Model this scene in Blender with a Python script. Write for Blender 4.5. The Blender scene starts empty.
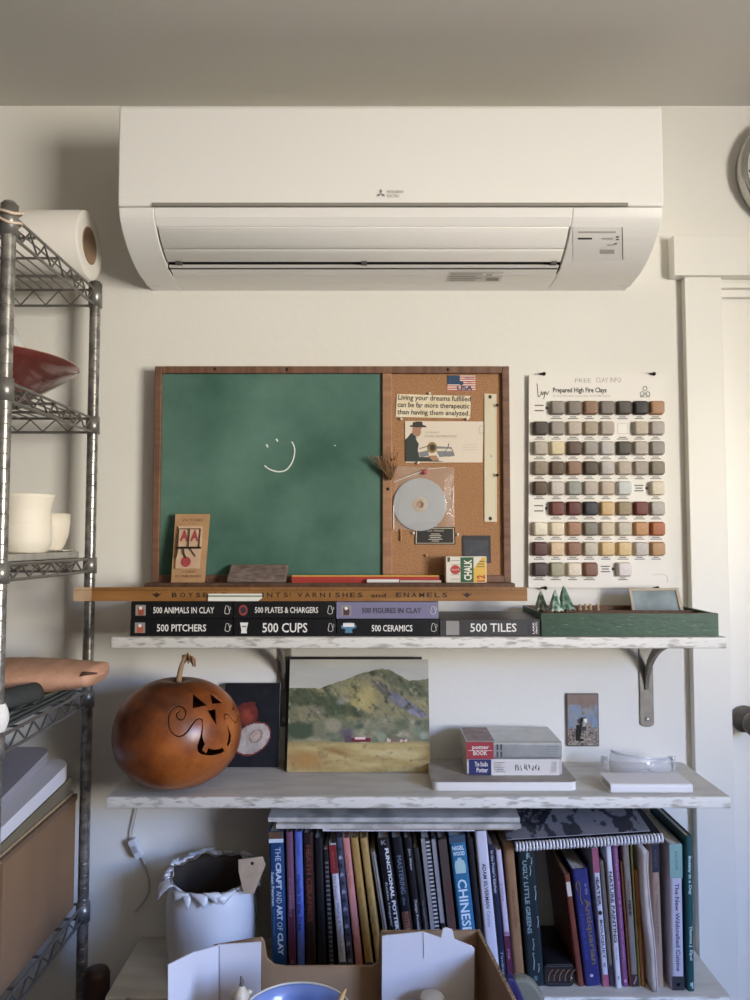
# light settings
GROUND_COL = (.80, .73, .66, 1); GROUND_COL2 = (1.0, .945, .86, 1); HORIZON_COL = (1.0, .95, .87, 1); SKY_LOW = (.40, .63, 1.24, 1); SKY_COL = (.38, .62, 1.28, 1)
WORLD_STRENGTH = 43.0
SUN = 0.0; SUN_COL = (1.0, .93, .82)
EXPOSURE = 0.0
LAMPS = []
import bpy, math, random
from mathutils import Vector, Matrix
PI = math.pi
random.seed(7)
C = bpy.context.scene.collection
SC = bpy.context.scene

# ------------------------------------------------------------------ camera
CZ = 1.41
PITCH = math.atan(40/751)
WALL = 1.73
def at(x, y, Y):
    """world point where the ray of pixel (x, y) reaches depth Y"""
    dx = (x-375)/751; dy = (500-y)/751
    cy = math.cos(PITCH)-dy*math.sin(PITCH); cz = math.sin(PITCH)+dy*math.cos(PITCH)
    t = Y/cy
    return Vector((dx*t, Y, CZ+cz*t))
cam_d = bpy.data.cameras.new('camera'); cam = bpy.data.objects.new('camera', cam_d); C.objects.link(cam)
cam.location = (0, 0, CZ); cam.rotation_euler = (PI/2+PITCH, 0, 0)
cam_d.sensor_fit = 'VERTICAL'; cam_d.sensor_height = 36; cam_d.sensor_width = 27
cam_d.lens = 751*36/1000; cam_d.clip_start = 0.02
SC.camera = cam

# ------------------------------------------------------------------ materials
def lin(c):
    return c/12.92 if c <= .04045 else ((c+.055)/1.055)**2.4
def rgb(c):
    if isinstance(c, str):
        c = [int(c[i:i+2], 16) for i in (0, 2, 4)]
    return (lin(c[0]/255), lin(c[1]/255), lin(c[2]/255), 1)
MATS = {}
def mat(name, col, rough=.6, metal=0, var=None, bump=None, col2=None, spec=.5, coat=0, stretch=None, trans=0, alpha=1, detail=5):
    """principled material; var=(scale, lo, hi) mixes col to col2 with noise, bump=(scale, strength)"""
    if name in MATS: return MATS[name]
    m = bpy.data.materials.new(name); m.use_nodes = True
    nt = m.node_tree; b = nt.nodes['Principled BSDF']
    b.inputs['Base Color'].default_value = rgb(col); b.inputs['Roughness'].default_value = rough
    b.inputs['Metallic'].default_value = metal; b.inputs['Specular IOR Level'].default_value = spec
    b.inputs['Coat Weight'].default_value = coat
    b.inputs['Transmission Weight'].default_value = trans; b.inputs['Alpha'].default_value = alpha
    if var or bump:
        tc = nt.nodes.new('ShaderNodeTexCoord'); mp = nt.nodes.new('ShaderNodeMapping')
        nt.links.new(tc.outputs['Object'], mp.inputs['Vector'])
        if stretch: mp.inputs['Scale'].default_value = stretch
    if var:
        n = nt.nodes.new('ShaderNodeTexNoise'); n.inputs['Scale'].default_value = var[0]; n.inputs['Detail'].default_value = detail
        nt.links.new(mp.outputs['Vector'], n.inputs['Vector'])
        r = nt.nodes.new('ShaderNodeValToRGB'); r.color_ramp.elements[0].position = var[1]; r.color_ramp.elements[1].position = var[2]
        r.color_ramp.elements[0].color = rgb(col); r.color_ramp.elements[1].color = rgb(col2)
        nt.links.new(n.outputs['Fac'], r.inputs['Fac']); nt.links.new(r.outputs['Color'], b.inputs['Base Color'])
    if bump:
        n2 = nt.nodes.new('ShaderNodeTexNoise'); n2.inputs['Scale'].default_value = bump[0]; n2.inputs['Detail'].default_value = 4
        nt.links.new(mp.outputs['Vector'], n2.inputs['Vector'])
        bp = nt.nodes.new('ShaderNodeBump'); bp.inputs['Strength'].default_value = bump[1]; bp.inputs['Distance'].default_value = .004
        nt.links.new(n2.outputs['Fac'], bp.inputs['Height']); nt.links.new(bp.outputs['Normal'], b.inputs['Normal'])
    MATS[name] = m
    return m
def colmat(name, rough=.6):
    m = bpy.data.materials.new(name); m.use_nodes = True
    nt = m.node_tree; b = nt.nodes['Principled BSDF']; b.inputs['Roughness'].default_value = rough; b.inputs['Specular IOR Level'].default_value = .25
    a = nt.nodes.new('ShaderNodeAttribute'); a.attribute_name = 'Col'
    nt.links.new(a.outputs['Color'], b.inputs['Base Color'])
    return m
def plain(c, rough=.55):
    """a flat paint or print of one colour, c a hex string"""
    return mat('print_'+c+('' if rough == .55 else '_%d' % int(rough*100)), c, rough)

# ------------------------------------------------------------------ mesh builder
OFF = {}
_txt = {}
def text_geo(s, bold=0):
    k = (s, bold)
    if k not in _txt:
        cu = bpy.data.curves.new('t', 'FONT'); cu.body = s; cu.resolution_u = 2; cu.offset = bold; cu.space_line = .85
        o = bpy.data.objects.new('t', cu); C.objects.link(o)
        dg = bpy.context.evaluated_depsgraph_get(); me = o.evaluated_get(dg).to_mesh()
        vs = [(v.co.x, v.co.y) for v in me.vertices]; fs = [tuple(p.vertices) for p in me.polygons]
        o.evaluated_get(dg).to_mesh_clear(); bpy.data.objects.remove(o); bpy.data.curves.remove(cu)
        x0 = min(v[0] for v in vs); x1 = max(v[0] for v in vs); y0 = min(v[1] for v in vs); y1 = max(v[1] for v in vs)
        _txt[k] = ([((x-x0)/(x1-x0), (y-y0)/(y1-y0)) for x, y in vs], fs)
    return _txt[k]
class MB:
    def __init__(s): s.v = []; s.f = []; s.m = []; s.s = []
    def add(s, vs, fs, mi=0, smooth=False, M=None):
        b = len(s.v)
        s.v += [(M @ Vector(v)) if M is not None else Vector(v) for v in vs]
        for f in fs: s.f.append(tuple(b+i for i in f)); s.m.append(mi); s.s.append(smooth)
        return s
    def box(s, a, b, mi=0, M=None):
        x0, y0, z0 = a; x1, y1, z1 = b
        vs = [(x0,y0,z0),(x1,y0,z0),(x1,y1,z0),(x0,y1,z0),(x0,y0,z1),(x1,y0,z1),(x1,y1,z1),(x0,y1,z1)]
        return s.add(vs, [(0,3,2,1),(4,5,6,7),(0,1,5,4),(1,2,6,5),(2,3,7,6),(3,0,4,7)], mi, False, M)
    def rbox(s, a, b, r, mi=0, M=None, n=3, axis=2):
        """box whose four edges along one axis are rounded"""
        lo = list(a); hi = list(b); ax = [i for i in range(3) if i != axis]
        cs = [(hi[ax[0]]-r, hi[ax[1]]-r, 0), (lo[ax[0]]+r, hi[ax[1]]-r, 90), (lo[ax[0]]+r, lo[ax[1]]+r, 180), (hi[ax[0]]-r, lo[ax[1]]+r, 270)]
        poly = []
        for cx, cy, a0 in cs:
            for k in range(n+1):
                t = math.radians(a0+90*k/n); poly.append((cx+r*math.cos(t), cy+r*math.sin(t)))
        return s.prism(poly, axis, lo[axis], hi[axis], mi, M, True)
    def prism(s, poly, axis, lo, hi, mi=0, M=None, smooth=False):
        """polygon in the two other axes pulled along axis; (x: y,z) (y: x,z) (z: x,y)"""
        def P(p, t):
            return (t, p[0], p[1]) if axis == 0 else ((p[0], t, p[1]) if axis == 1 else (p[0], p[1], t))
        n = len(poly); vs = [P(p, lo) for p in poly]+[P(p, hi) for p in poly]
        ar = sum(poly[i][0]*poly[(i+1) % n][1]-poly[(i+1) % n][0]*poly[i][1] for i in range(n))
        fl = (ar > 0) != (axis == 1)
        side = [(i, (i+1) % n, (i+1) % n+n, i+n) for i in range(n)]
        caps = [tuple(range(n-1, -1, -1)), tuple(range(n, 2*n))]
        if not fl:
            side = [f[::-1] for f in side]; caps = [f[::-1] for f in caps]
        s.add(vs, side+caps, mi, False, M)
        if smooth:
            k = len(s.s)-len(side)-2
            for i in range(len(side)): s.s[k+i] = True
        return s
    def tube(s, pts, r, n=8, mi=0, cap=True):
        """round bar along points; r one radius or one per point"""
        pts = [Vector(p) for p in pts]; rs = r if isinstance(r, (list, tuple)) else [r]*len(pts)
        vs = []; up = None
        for i, p in enumerate(pts):
            d = (pts[min(i+1, len(pts)-1)]-pts[max(i-1, 0)]).normalized()
            if up is None:
                up = d.orthogonal().normalized()
            else:
                up = up-d*up.dot(d); up = up.normalized() if up.length > 1e-6 else d.orthogonal().normalized()
            w = d.cross(up)
            for k in range(n):
                a = 2*PI*k/n; vs.append(p+(up*math.cos(a)+w*math.sin(a))*rs[i])
        fs = [(i*n+k, i*n+(k+1) % n, (i+1)*n+(k+1) % n, (i+1)*n+k) for i in range(len(pts)-1) for k in range(n)]
        s.add(vs, fs, mi, True)
        if cap:
            b = (len(pts)-1)*n
            s.add(vs[:n], [tuple(range(n-1, -1, -1))], mi); s.add(vs[b:b+n], [tuple(range(n))], mi)
        return s
    def lathe(s, prof, c, n=32, mi=0, axis='z', M=None):
        """profile of (radius, height) turned about an axis through c; open ends stay open unless the radius is 0"""
        vs = []
        for r, h in prof:
            for k in range(n):
                a = 2*PI*k/n
                x, y = r*math.cos(a), r*math.sin(a)
                p = (x, y, h) if axis == 'z' else ((h, x, y) if axis == 'x' else (y, h, x))
                vs.append((p[0]+c[0], p[1]+c[1], p[2]+c[2]))
        fs = [(i*n+k, i*n+(k+1) % n, (i+1)*n+(k+1) % n, (i+1)*n+k) for i in range(len(prof)-1) for k in range(n)]
        return s.add(vs, fs, mi, True, M)
    def torus(s, c, R, r, axis='z', n=24, k=8, mi=0):
        pts = []
        prof = [(R+r*math.cos(2*PI*i/k), r*math.sin(2*PI*i/k)) for i in range(k+1)]
        return s.lathe(prof, c, n, mi, axis)
    def text(s, t, o, ux, uy, w, h, mi=0, bold=0):
        """lettering filling w by h from lower-left o; ux, uy unit directions"""
        vs, fs = text_geo(t, bold); o = Vector(o); ux = Vector(ux); uy = Vector(uy)
        return s.add([o+ux*(x*w)+uy*(y*h) for x, y in vs], fs, mi)
    def grid(s, nx, ny, fn, mi=0, smooth=True, closed=False):
        vs = [fn(i/nx, j/ny) for j in range(ny+1) for i in range(nx+1)]
        fs = [(j*(nx+1)+i, j*(nx+1)+i+1, (j+1)*(nx+1)+i+1, (j+1)*(nx+1)+i) for j in range(ny) for i in range(nx)]
        return s.add(vs, fs, mi, smooth)
    def build(s, name, mats, parent=None, bevel=0, solid=0, seg=2, label=None, solid_off=-1):
        me = bpy.data.meshes.new(name); off = OFF.get(parent.name, Vector()) if parent else Vector()
        me.from_pydata([tuple(v-off) for v in s.v], [], s.f)
        ml = mats if isinstance(mats, (list, tuple)) else [mats]
        for m in ml: me.materials.append(m)
        me.polygons.foreach_set('material_index', s.m); me.polygons.foreach_set('use_smooth', s.s)
        me.update()
        o = bpy.data.objects.new(name, me); C.objects.link(o)
        if parent: o.parent = parent; OFF[o.name] = off
        if solid:
            md = o.modifiers.new('solid', 'SOLIDIFY'); md.thickness = solid; md.offset = solid_off
        if bevel:
            md = o.modifiers.new('bevel', 'BEVEL'); md.width = bevel; md.segments = seg; md.limit_method = 'ANGLE'; md.angle_limit = math.radians(40)
        if label: o['label'] = label
        return o
def tag(o, label, cat, group=None):
    o['label'] = label; o['category'] = cat
    if group: o['group'] = group
    return o
def thing(name, label, cat, loc, group=None):
    o = bpy.data.objects.new(name, None); C.objects.link(o); o.location = loc; o.empty_display_size = .05
    OFF[o.name] = Vector(loc)
    return tag(o, label, cat, group)
def struct(o): o['kind'] = 'structure'; return o
def single(mb, name, mats, label, cat, group=None, **k):
    """a thing that is one mesh, its origin at the middle of its base"""
    lo = [min(v[i] for v in mb.v) for i in range(3)]; hi = [max(v[i] for v in mb.v) for i in range(3)]
    loc = Vector(((lo[0]+hi[0])/2, (lo[1]+hi[1])/2, lo[2]))
    mb.v = [v-loc for v in mb.v]
    o = mb.build(name, mats, None, **k); o.location = loc
    return tag(o, label, cat, group)

# value noise for the painted pictures
def _h(i, j, s):
    n = math.sin(i*127.1+j*311.7+s*74.7)*43758.5453
    return n-math.floor(n)
def vnoise(x, y, s=0):
    i, j = math.floor(x), math.floor(y); u, v = x-i, y-j
    u = u*u*(3-2*u); v = v*v*(3-2*v)
    return (_h(i,j,s)*(1-u)+_h(i+1,j,s)*u)*(1-v)+(_h(i,j+1,s)*(1-u)+_h(i+1,j+1,s)*u)*v
def fbm(x, y, s=0, o=4):
    t = 0; a = .5
    for k in range(o): t += a*vnoise(x, y, s+k*3); x *= 2.1; y *= 2.1; a *= .5
    return t
def mix(a, b, t):
    t = max(0, min(1, t)); return tuple(a[i]*(1-t)+b[i]*t for i in range(3))
def hexc(h): return tuple(int(h[i:i+2], 16) for i in (0, 2, 4))
def picture(name, nx, ny, o, ux, uy, w, h, fn, parent=None, rough=.6):
    """flat picture surface coloured by fn(u, v) -> 0..255 rgb, v upwards"""
    o = Vector(o); ux = Vector(ux); uy = Vector(uy)
    mb = MB().grid(nx, ny, lambda u, v: o+ux*(u*w)+uy*(v*h), 0, False)
    ob = mb.build(name, colmat(name+'_paint', rough), parent)
    at_ = ob.data.color_attributes.new('Col', 'FLOAT_COLOR', 'CORNER')
    cols = []
    for p in ob.data.polygons:
        i = p.index % nx; j = p.index//nx
        c = fn((i+.5)/nx, (j+.5)/ny); c = rgb(c)
        cols += list(c)*4
    at_.data.foreach_set('color', cols)
    return ob
# ================================================================== SETTING
M_WALL = mat('wall_paint', 'e3e0d6', .75, var=(3, .3, .7), col2='e7e4db', bump=(60, .12))
M_CEIL = mat('ceiling_paint', 'c9c6bc', .85, bump=(40, .1))
M_TRIM = mat('trim_paint', 'e8e5db', .45, bump=(25, .06))
M_FLOOR = mat('floor_boards', '44362a', .6, var=(6, .3, .7), col2='54432f', stretch=(1, 12, 1))
XL, XR, YF, ZC = -1.62, 1.9, -1.7, 2.4385
DX0, DX1, DZ = .806, 1.58, 2.0
w = MB(); w.box((XL-.1, WALL, 0), (DX0-.012, WALL+.1, ZC+.1)); w.box((DX0-.012, WALL, DZ+.012), (XR+.1, WALL+.1, ZC+.1)); w.box((DX1+.012, WALL, 0), (XR+.1, WALL+.1, DZ+.012))
struct(w.build('wall_back', M_WALL))
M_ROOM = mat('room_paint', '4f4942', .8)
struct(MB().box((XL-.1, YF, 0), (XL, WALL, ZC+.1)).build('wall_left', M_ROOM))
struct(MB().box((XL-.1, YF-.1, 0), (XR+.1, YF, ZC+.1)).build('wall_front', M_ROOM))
WY0, WY1, WZ0, WZ1 = -1.25, -.05, 1.08, 2.02
w = MB(); w.box((XR, YF, 0), (XR+.1, WY0, ZC+.1)); w.box((XR, WY1, 0), (XR+.1, WALL, ZC+.1))
w.box((XR, WY0, 0), (XR+.1, WY1, WZ0)); w.box((XR, WY0, WZ1), (XR+.1, WY1, ZC+.1))
struct(w.build('wall_right', M_WALL))
struct(MB().box((XL-.1, YF-.1, ZC), (XR+.1, WALL+.1, ZC+.1)).build('ceiling', M_CEIL))
struct(MB().box((XL-.1, YF-.1, -.1), (XR+.1, WALL+.1, 0)).build('floor', M_FLOOR))
w = MB()
for a, b in (((XR-.02, WY0-.08, WZ0-.08), (XR, WY1+.08, WZ0)), ((XR-.02, WY0-.08, WZ1), (XR, WY1+.08, WZ1+.08)), ((XR-.02, WY0-.08, WZ0), (XR, WY0, WZ1)), ((XR-.02, WY1, WZ0), (XR, WY1+.08, WZ1))):
    w.box(a, b)
struct(w.build('window_1', M_TRIM))
# skirting on the back wall
struct(MB().box((XL, WALL-.015, 0), (.70, WALL, .12)).build('baseboard_back', M_TRIM))
# door, its jamb, casing and header
d = MB(); d.box((DX0+.004, WALL+.03, .01), (DX1-.004, WALL+.07, DZ-.004))
door = d.build('door_1', mat('door_paint', 'e9e6dc', .4), None, bevel=.002); struct(door)
k = MB(); kx, kz = .852, .998
def knob_prof(s): return s
k.lathe([(0, 0), (.029, 0), (.031, .004), (.028, .009), (.012, .011), (.010, .030), (.017, .038), (.026, .047), (.028, .056), (.024, .066), (.012, .072), (0, .073)], (0, 0, 0), 32, 0, 'z', Matrix.Translation((kx, WALL+.03, kz)) @ Matrix.Rotation(PI/2, 4, 'X'))
k.build('door_knob', mat('dark_bronze', '6e6861', .35, .45), door, label='dark metal door knob')
j = MB(); j.box((DX0-.012, WALL-.001, 0), (DX0, WALL+.1, DZ+.012)); j.box((DX0, WALL-.001, DZ), (DX1, WALL+.1, DZ+.012)); j.box((DX1, WALL-.001, 0), (DX1+.012, WALL+.1, DZ+.012))
j.box((DX0, WALL+.012, DZ-.018), (DX1, WALL+.026, DZ))
struct(j.build('trim_1', M_TRIM, bevel=.002))
c = MB(); c.box((.716, WALL-.022, 0), (DX0-.004, WALL, DZ+.018)); struct(c.build('trim_2', M_TRIM, bevel=.002))
c = MB(); c.box((DX1+.004, WALL-.022, 0), (DX1+.09, WALL, DZ+.018)); struct(c.build('trim_3', M_TRIM, bevel=.002))
c = MB(); c.box((.688, WALL-.034, DZ+.018), (DX1+.12, WALL, DZ+.112)); struct(c.build('trim_4', M_TRIM, bevel=.002))

# daylight: sky above the horizon, sunlit ground below it, seen through the window
wd = bpy.data.worlds.new('daylight'); SC.world = wd; wd.use_nodes = True
nt = wd.node_tree; bg = nt.nodes['Background']
tc = nt.nodes.new('ShaderNodeTexCoord'); sx = nt.nodes.new('ShaderNodeSeparateXYZ'); rp = nt.nodes.new('ShaderNodeValToRGB')
ma = nt.nodes.new('ShaderNodeMath'); ma.operation = 'MULTIPLY_ADD'; ma.inputs[1].default_value = .5; ma.inputs[2].default_value = .5
nt.links.new(tc.outputs['Generated'], sx.inputs[0]); nt.links.new(sx.outputs['Z'], ma.inputs[0]); nt.links.new(ma.outputs[0], rp.inputs[0]); nt.links.new(rp.outputs[0], bg.inputs['Color'])
e = rp.color_ramp.elements
e[0].position = .30; e[0].color = GROUND_COL; e[1].position = .75; e[1].color = SKY_COL
for pos, col in ((.48, GROUND_COL2), (.578, HORIZON_COL), (.608, SKY_LOW)):
    q = e.new(pos); q.color = col
bg.inputs['Strength'].default_value = WORLD_STRENGTH
def portal(name, loc, rot, sx_, sy_):
    l = bpy.data.lights.new(name, 'AREA'); l.shape = 'RECTANGLE'; l.size = sx_; l.size_y = sy_; l.cycles.is_portal = True
    o = bpy.data.objects.new(name, l); C.objects.link(o); o.location = loc; o.rotation_euler = rot
    return o
portal('window_portal', (XR+.05, (WY0+WY1)/2, (WZ0+WZ1)/2), (0, PI/2, 0), WZ1-WZ0, WY1-WY0)
# a ceiling lamp out of view behind the camera
for nm, loc, pw, col, sz in LAMPS:
    l = bpy.data.lights.new(nm, 'AREA'); l.shape = 'DISK'; l.size = sz; l.energy = pw; l.color = col
    o = bpy.data.objects.new(nm, l); C.objects.link(o); o.location = loc

SC.view_settings.view_transform = 'Standard'; SC.view_settings.look = 'None'; SC.view_settings.gamma = 1
SC.view_settings.use_curve_mapping = False; SC.view_settings.exposure = EXPOSURE
SC.cycles.use_denoising = True; SC.cycles.max_bounces = 10; SC.cycles.diffuse_bounces = 6; SC.cycles.transparent_max_bounces = 16
SC.cycles.sample_clamp_indirect = 8

# ================================================================== AIR CONDITIONER
M_AC = mat('ac_plastic', 'eceae4', .28, spec=.5)
M_ACG = mat('ac_plastic_matt', 'e2e0da', .45)
M_DARK = mat('dark_slot', '1c1a18', .7)
M_GREY = mat('ac_print', '8c8880', .6)
ac = thing('air_conditioner', 'long white wall-mounted split air conditioner under the ceiling', 'air conditioner', (.031, WALL, 1.985))
AX0, AX1 = -.522, .586
ZT = 2.303; ZS = 2.089        # top, seam
YFr = 1.492
low = [(1.494, ZS-.003), (1.500, 2.068), (1.512, 2.052), (1.530, 2.036), (1.556, 2.020), (1.59, 2.006), (1.63, 1.9965), (1.68, 1.9930), (1.725, 1.9935)]
ox0, ox1 = at(157, 232, 1.52).x, at(570, 232, 1.52).x
_sp = []
for i in range(len(low)-1):
    p0_, p1_, p2_, p3_ = low[max(i-1, 0)], low[i], low[i+1], low[min(i+2, len(low)-1)]
    for k_ in range(4):
        t = k_/4; _sp.append(tuple(.5*((2*b)+(-a+c)*t+(2*a-5*b+4*c-d)*t*t+(-a+3*b-3*c+d)*t**3) for a, b, c, d in zip(p0_, p1_, p2_, p3_)))
low = _sp+[low[-1]]
def ac_section(mb, x0, x1, front):
    mb.prism([(WALL, ZT-.02), (1.52, ZT-.02), (1.505, ZS-.003)]+front+[(WALL, 1.992)], 0, x0, x1, 0)
body = MB()
ac_section(body, AX0, ox0, low); ac_section(body, ox1, AX1, low)
mid = [(1.494, ZS-.003), (1.500, 2.068), (1.5108, 2.0536), (1.530, 2.052), (1.62, 2.045), (1.64, 2.02), (1.634, 1.9962), (1.68, 1.9930), (1.725, 1.9935)]
ac_section(body, ox0, ox1, mid)
body.build('housing', M_AC, ac, bevel=.002)
fp = MB()
pr = []
for t in range(7):
    a = math.radians(90+90*t/6); pr.append((YFr+.014+.014*math.cos(a), ZT-.014+.014*math.sin(a)))
pr += [(YFr-.001, 2.20), (YFr, ZS+.014), (YFr+.0015, ZS+.002), (YFr+.004, ZS), (1.62, ZS), (1.62, ZT)]
fp.prism(pr, 0, AX0-.001, AX1+.001, 0)
fp.build('front_panel', M_AC, ac, bevel=.006, seg=3)
# back casing behind the panel, filling up to the wall
MB().box((AX0+.004, 1.62, ZS), (AX1-.004, WALL+.0006, ZT-.004)).build('back_casing', M_ACG, ac, bevel=.004)
# long recessed grip between panel and housing
gx0, gx1 = at(152, 204, YFr).x, at(628, 204, YFr).x
g = MB(); g.prism([(YFr-.0012, ZS+.0052), (YFr-.0012, ZS+.0012), (YFr-.0006, ZS-.0012), (YFr+.004, ZS-.0012), (YFr+.004, ZS+.0052)], 0, gx0, gx1)
g.build('panel_groove', mat('ac_groove', '8a857c', .6), ac)
# louvres
def slat(pts, th, name, inset=.004):
    up = pts; dn = [(y+th*.7, z+th*.9) for y, z in pts]
    MB().prism(up+dn[::-1], 0, ox0+inset, ox1-inset, 0, None, True).build(name, M_AC, ac, bevel=.0008)
slat([(1.5122, 2.0518), (1.5205, 2.0438), (1.5300, 2.0357), (1.5415, 2.0282), (1.5512, 2.0225)], .007, 'vane')
slat([(1.5535, 2.0210), (1.564, 2.0163), (1.575, 2.0118), (1.5865, 2.0073)], .005, 'vane')
s = MB(); s.box((ox0, 1.606, 2.0), (ox1, 1.636, 2.044)); s.build('air_slot', M_DARK, ac)
lo = MB(); lo.prism([(1.5985, 2.0030), (1.615, 1.9990), (1.634, 1.9955), (1.634, 2.003), (1.602, 2.0075)], 0, ox0+.004, ox1-.004); lo.build('lower_lip', M_AC, ac)
for px in (176, 364, 556):
    x = at(px, 267, 1.57).x; MB().box((x-.006, 1.584, 2.0045), (x+.006, 1.61, 2.0105)).build('vane_clip', mat('ac_clip', '4a4742', .5), ac)
# print: three diamonds and the maker's two lines, display strip, rating label
lg = MB(); p0 = at(381, 193.6, YFr-.0021); R = .0052
for a in (90, 210, 330):
    t = math.radians(a); dx, dz = math.cos(t), math.sin(t); ex, ez = -dz, dx; q = .0046
    cx, cz = p0.x+dx*.0005, p0.z+dz*.0005
    pts = [(cx, cz), (cx+dx*R*.9+ex*q*.55, cz+dz*R*.9+ez*q*.55), (cx+dx*R*1.8, cz+dz*R*1.8), (cx+dx*R*.9-ex*q*.55, cz+dz*R*.9-ez*q*.55)]
    lg.prism(pts, 1, p0.y, p0.y+.0012)
o = at(387.2, 193.2, YFr-.0015); lg.text('MITSUBISHI', o, (1, 0, 0), (0, 0, 1), .0325, .0058)
o = at(387.2, 197.2, YFr-.0015); lg.text('ELECTRIC', o, (1, 0, 0), (0, 0, 1), .0250, .0058)
lg.build('logo', M_GREY, ac, label='small grey three-diamond logo with two lines of lettering')
# display cover right of the vanes, laid on the curved front
def on_low(px, f):
    """point on the curved lower front: px column, f 0..1 along the curve from the top"""
    n = len(low)-1; q = max(0, min(n-1e-6, f*n)); i = int(q); u = q-i
    y = low[i][0]*(1-u)+low[i+1][0]*u; z = low[i][1]*(1-u)+low[i+1][1]*u
    return y, z
dp = MB()
def strip_at(px0, px1, z0, z1, mi, off=.0008):
    z0 = 2.010+(z0-2.014)*.82; z1 = 2.010+(z1-2.014)*.82
    """thin patch on the housing front between heights z1 (top) and z0"""
    def Y(z):
        for i in range(len(low)-1):
            if low[i][1] >= z >= low[i+1][1]:
                u = (low[i][1]-z)/(low[i][1]-low[i+1][1]); return low[i][0]*(1-u)+low[i+1][0]*u
        return low[0][0]
    n = 4; vs = []; fs = []
    for q in range(n+1):
        z = z1+(z0-z1)*q/n; y = Y(z)
        for px in (px0, px1): vs.append((at(px, 250, y).x, y-off*.7, z-off*.7))
    fs = [(2*q, 2*q+2, 2*q+3, 2*q+1) for q in range(n)]
    dp.add(vs, fs, mi, True)
strip_at(573, 622, 2.014, 2.066, 0, .0012)
strip_at(578, 616, 2.0555, 2.0585, 1, .0018)
strip_at(578, 592, 2.0445, 2.0475, 2, .0018); strip_at(602, 613, 2.0445, 2.0470, 1, .0018); strip_at(607, 614, 2.0345, 2.0365, 1, .0018)
strip_at(616, 619, 2.0475, 2.0500, 2, .0018); strip_at(616, 619, 2.0435, 2.0455, 2, .0018); strip_at(614, 617, 2.0365, 2.0385, 2, .0018)
strip_at(600, 614, 2.0225, 2.0285, 1, .0018); strip_at(622, 622.8, 2.014, 2.066, 2, .0014)
dp.build('display_panel', [M_ACG, mat('ac_light_print', 'a8a49c', .6), mat('ac_dark_print', '3a3834', .6)], ac, label='right-hand display cover with small grey print and two dark lights')
lb = MB()
a0 = at(447, 286, 1.66); a1 = at(501, 286, 1.66)
def lab(u0, u1, v0, v1, mi, off):
    vs = []
    for u, v in ((u0, v0), (u1, v0), (u1, v1), (u0, v1)):
        y = 1.60+.075*v; z = on_z(y); vs.append((a0.x+(a1.x-a0.x)*u, y, z-off))
    lb.add(vs, [(0, 1, 2, 3)], mi)
def on_z(y):
    for i in range(len(low)-1):
        if low[i][0] <= y <= low[i+1][0]:
            u = (y-low[i][0])/(low[i+1][0]-low[i][0]); return low[i][1]*(1-u)+low[i+1][1]*u
    return 1.99
lab(0, 1, .25, .9, 0, .0010)
for r_ in range(4): lab(.04, .62-.1*(r_ % 2), .32+.14*r_, .40+.14*r_, 1, .0016)
lab(.70, .80, .35, .5, 1, .0016); lab(.72, .95, .62, .82, 2, .0016)
lb.build('rating_label', [plain('dad6ce'), plain('b4b0a8'), plain('8e8a84')], ac, label='grey printed label on the underside')
# chamfered end pieces under both ends
for xa, xb in ((AX0-.002, AX0+.030), (AX1-.030, AX1+.002)):
    MB().prism([(1.60, 2.012), (1.63, 1.9985), (1.70, 1.9925), (1.725, 2.0), (1.725, 2.03), (1.62, 2.03)], 0, xa, xb).build('end_cap', M_ACG, ac, bevel=.002)

# ================================================================== WALL CLOCK at the right edge
ck = thing('wall_clock', 'round silver-rimmed wall clock cut off by the right edge, above the door', 'clock', (.983, WALL, 2.27))
T = Matrix.Translation((.983, WALL, 2.27)) @ Matrix.Rotation(PI/2, 4, 'X')
MB().lathe([(0, .002), (.130, .002), (.137, .010), (.1385, .024), (.136, .036), (.130, .041), (.123, .040), (.119, .033), (.118, .022), (.116, .020)], (0, 0, 0), 64, 0, 'z', T).build('rim', mat('clock_steel', 'b9b9b6', .25, .9), ck)
MB().lathe([(0, .020), (.118, .020), (.118, .014)], (0, 0, 0), 48, 0, 'z', T).build('dial', plain('e9e7e0'), ck)
hd = MB(); hd.box((-.003, -.02, .022), (.003, .06, .0235), 0, T @ Matrix.Rotation(.9, 4, 'Z')); hd.box((-.002, -.02, .0245), (.002, .095, .026), 0, T @ Matrix.Rotation(-1.1, 4, 'Z')); hd.build('hands', plain('2a2826'), ck)
for q in range(12):
    a = q*PI/6; m_ = MB().box((-.002, .098, .0205), (.002, .111, .0212), 0, T @ Matrix.Rotation(a, 4, 'Z')); m_.build('hour_mark', plain('2a2826'), ck)

# ================================================================== SHELVES
M_SHELF = mat('white_shelf_paint', 'bfbbb1', .6, var=(9, .38, .60), col2='cdc9bf', bump=(30, .25), stretch=(1, 4, 4))
M_CHIP = mat('shelf_edge_worn', 'aaa598', .7, var=(110, .36, .50), col2='dcd8ce', bump=(60, .3), stretch=(.3, 1, 1.2))
M_IRON = mat('bracket_iron', '807a70', .45, .4, var=(30, .35, .65), col2='948d82')
SX0, SX1 = -.522, .695
def shelf_board(mb, z, th, yf, x0=SX0, x1=SX1, front_mi=1):
    mb.box((x0, yf+.003, z-th), (x1, WALL, z), 0)
    mb.rbox((x0+.0005, yf, z-th+.0004), (x1-.0005, yf+.006, z-.0004), .0025, 1, axis=0)
UZ, LZ, BZ = 1.218, .908, .524
US = thing('wall_shelf', 'upper white painted wall shelf carrying the row of books and the green crate', 'shelf', (.086, WALL, UZ))
m = MB(); shelf_board(m, UZ, .0225, 1.497); m.build('board', [M_SHELF, M_CHIP], US, bevel=.0015)
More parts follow.
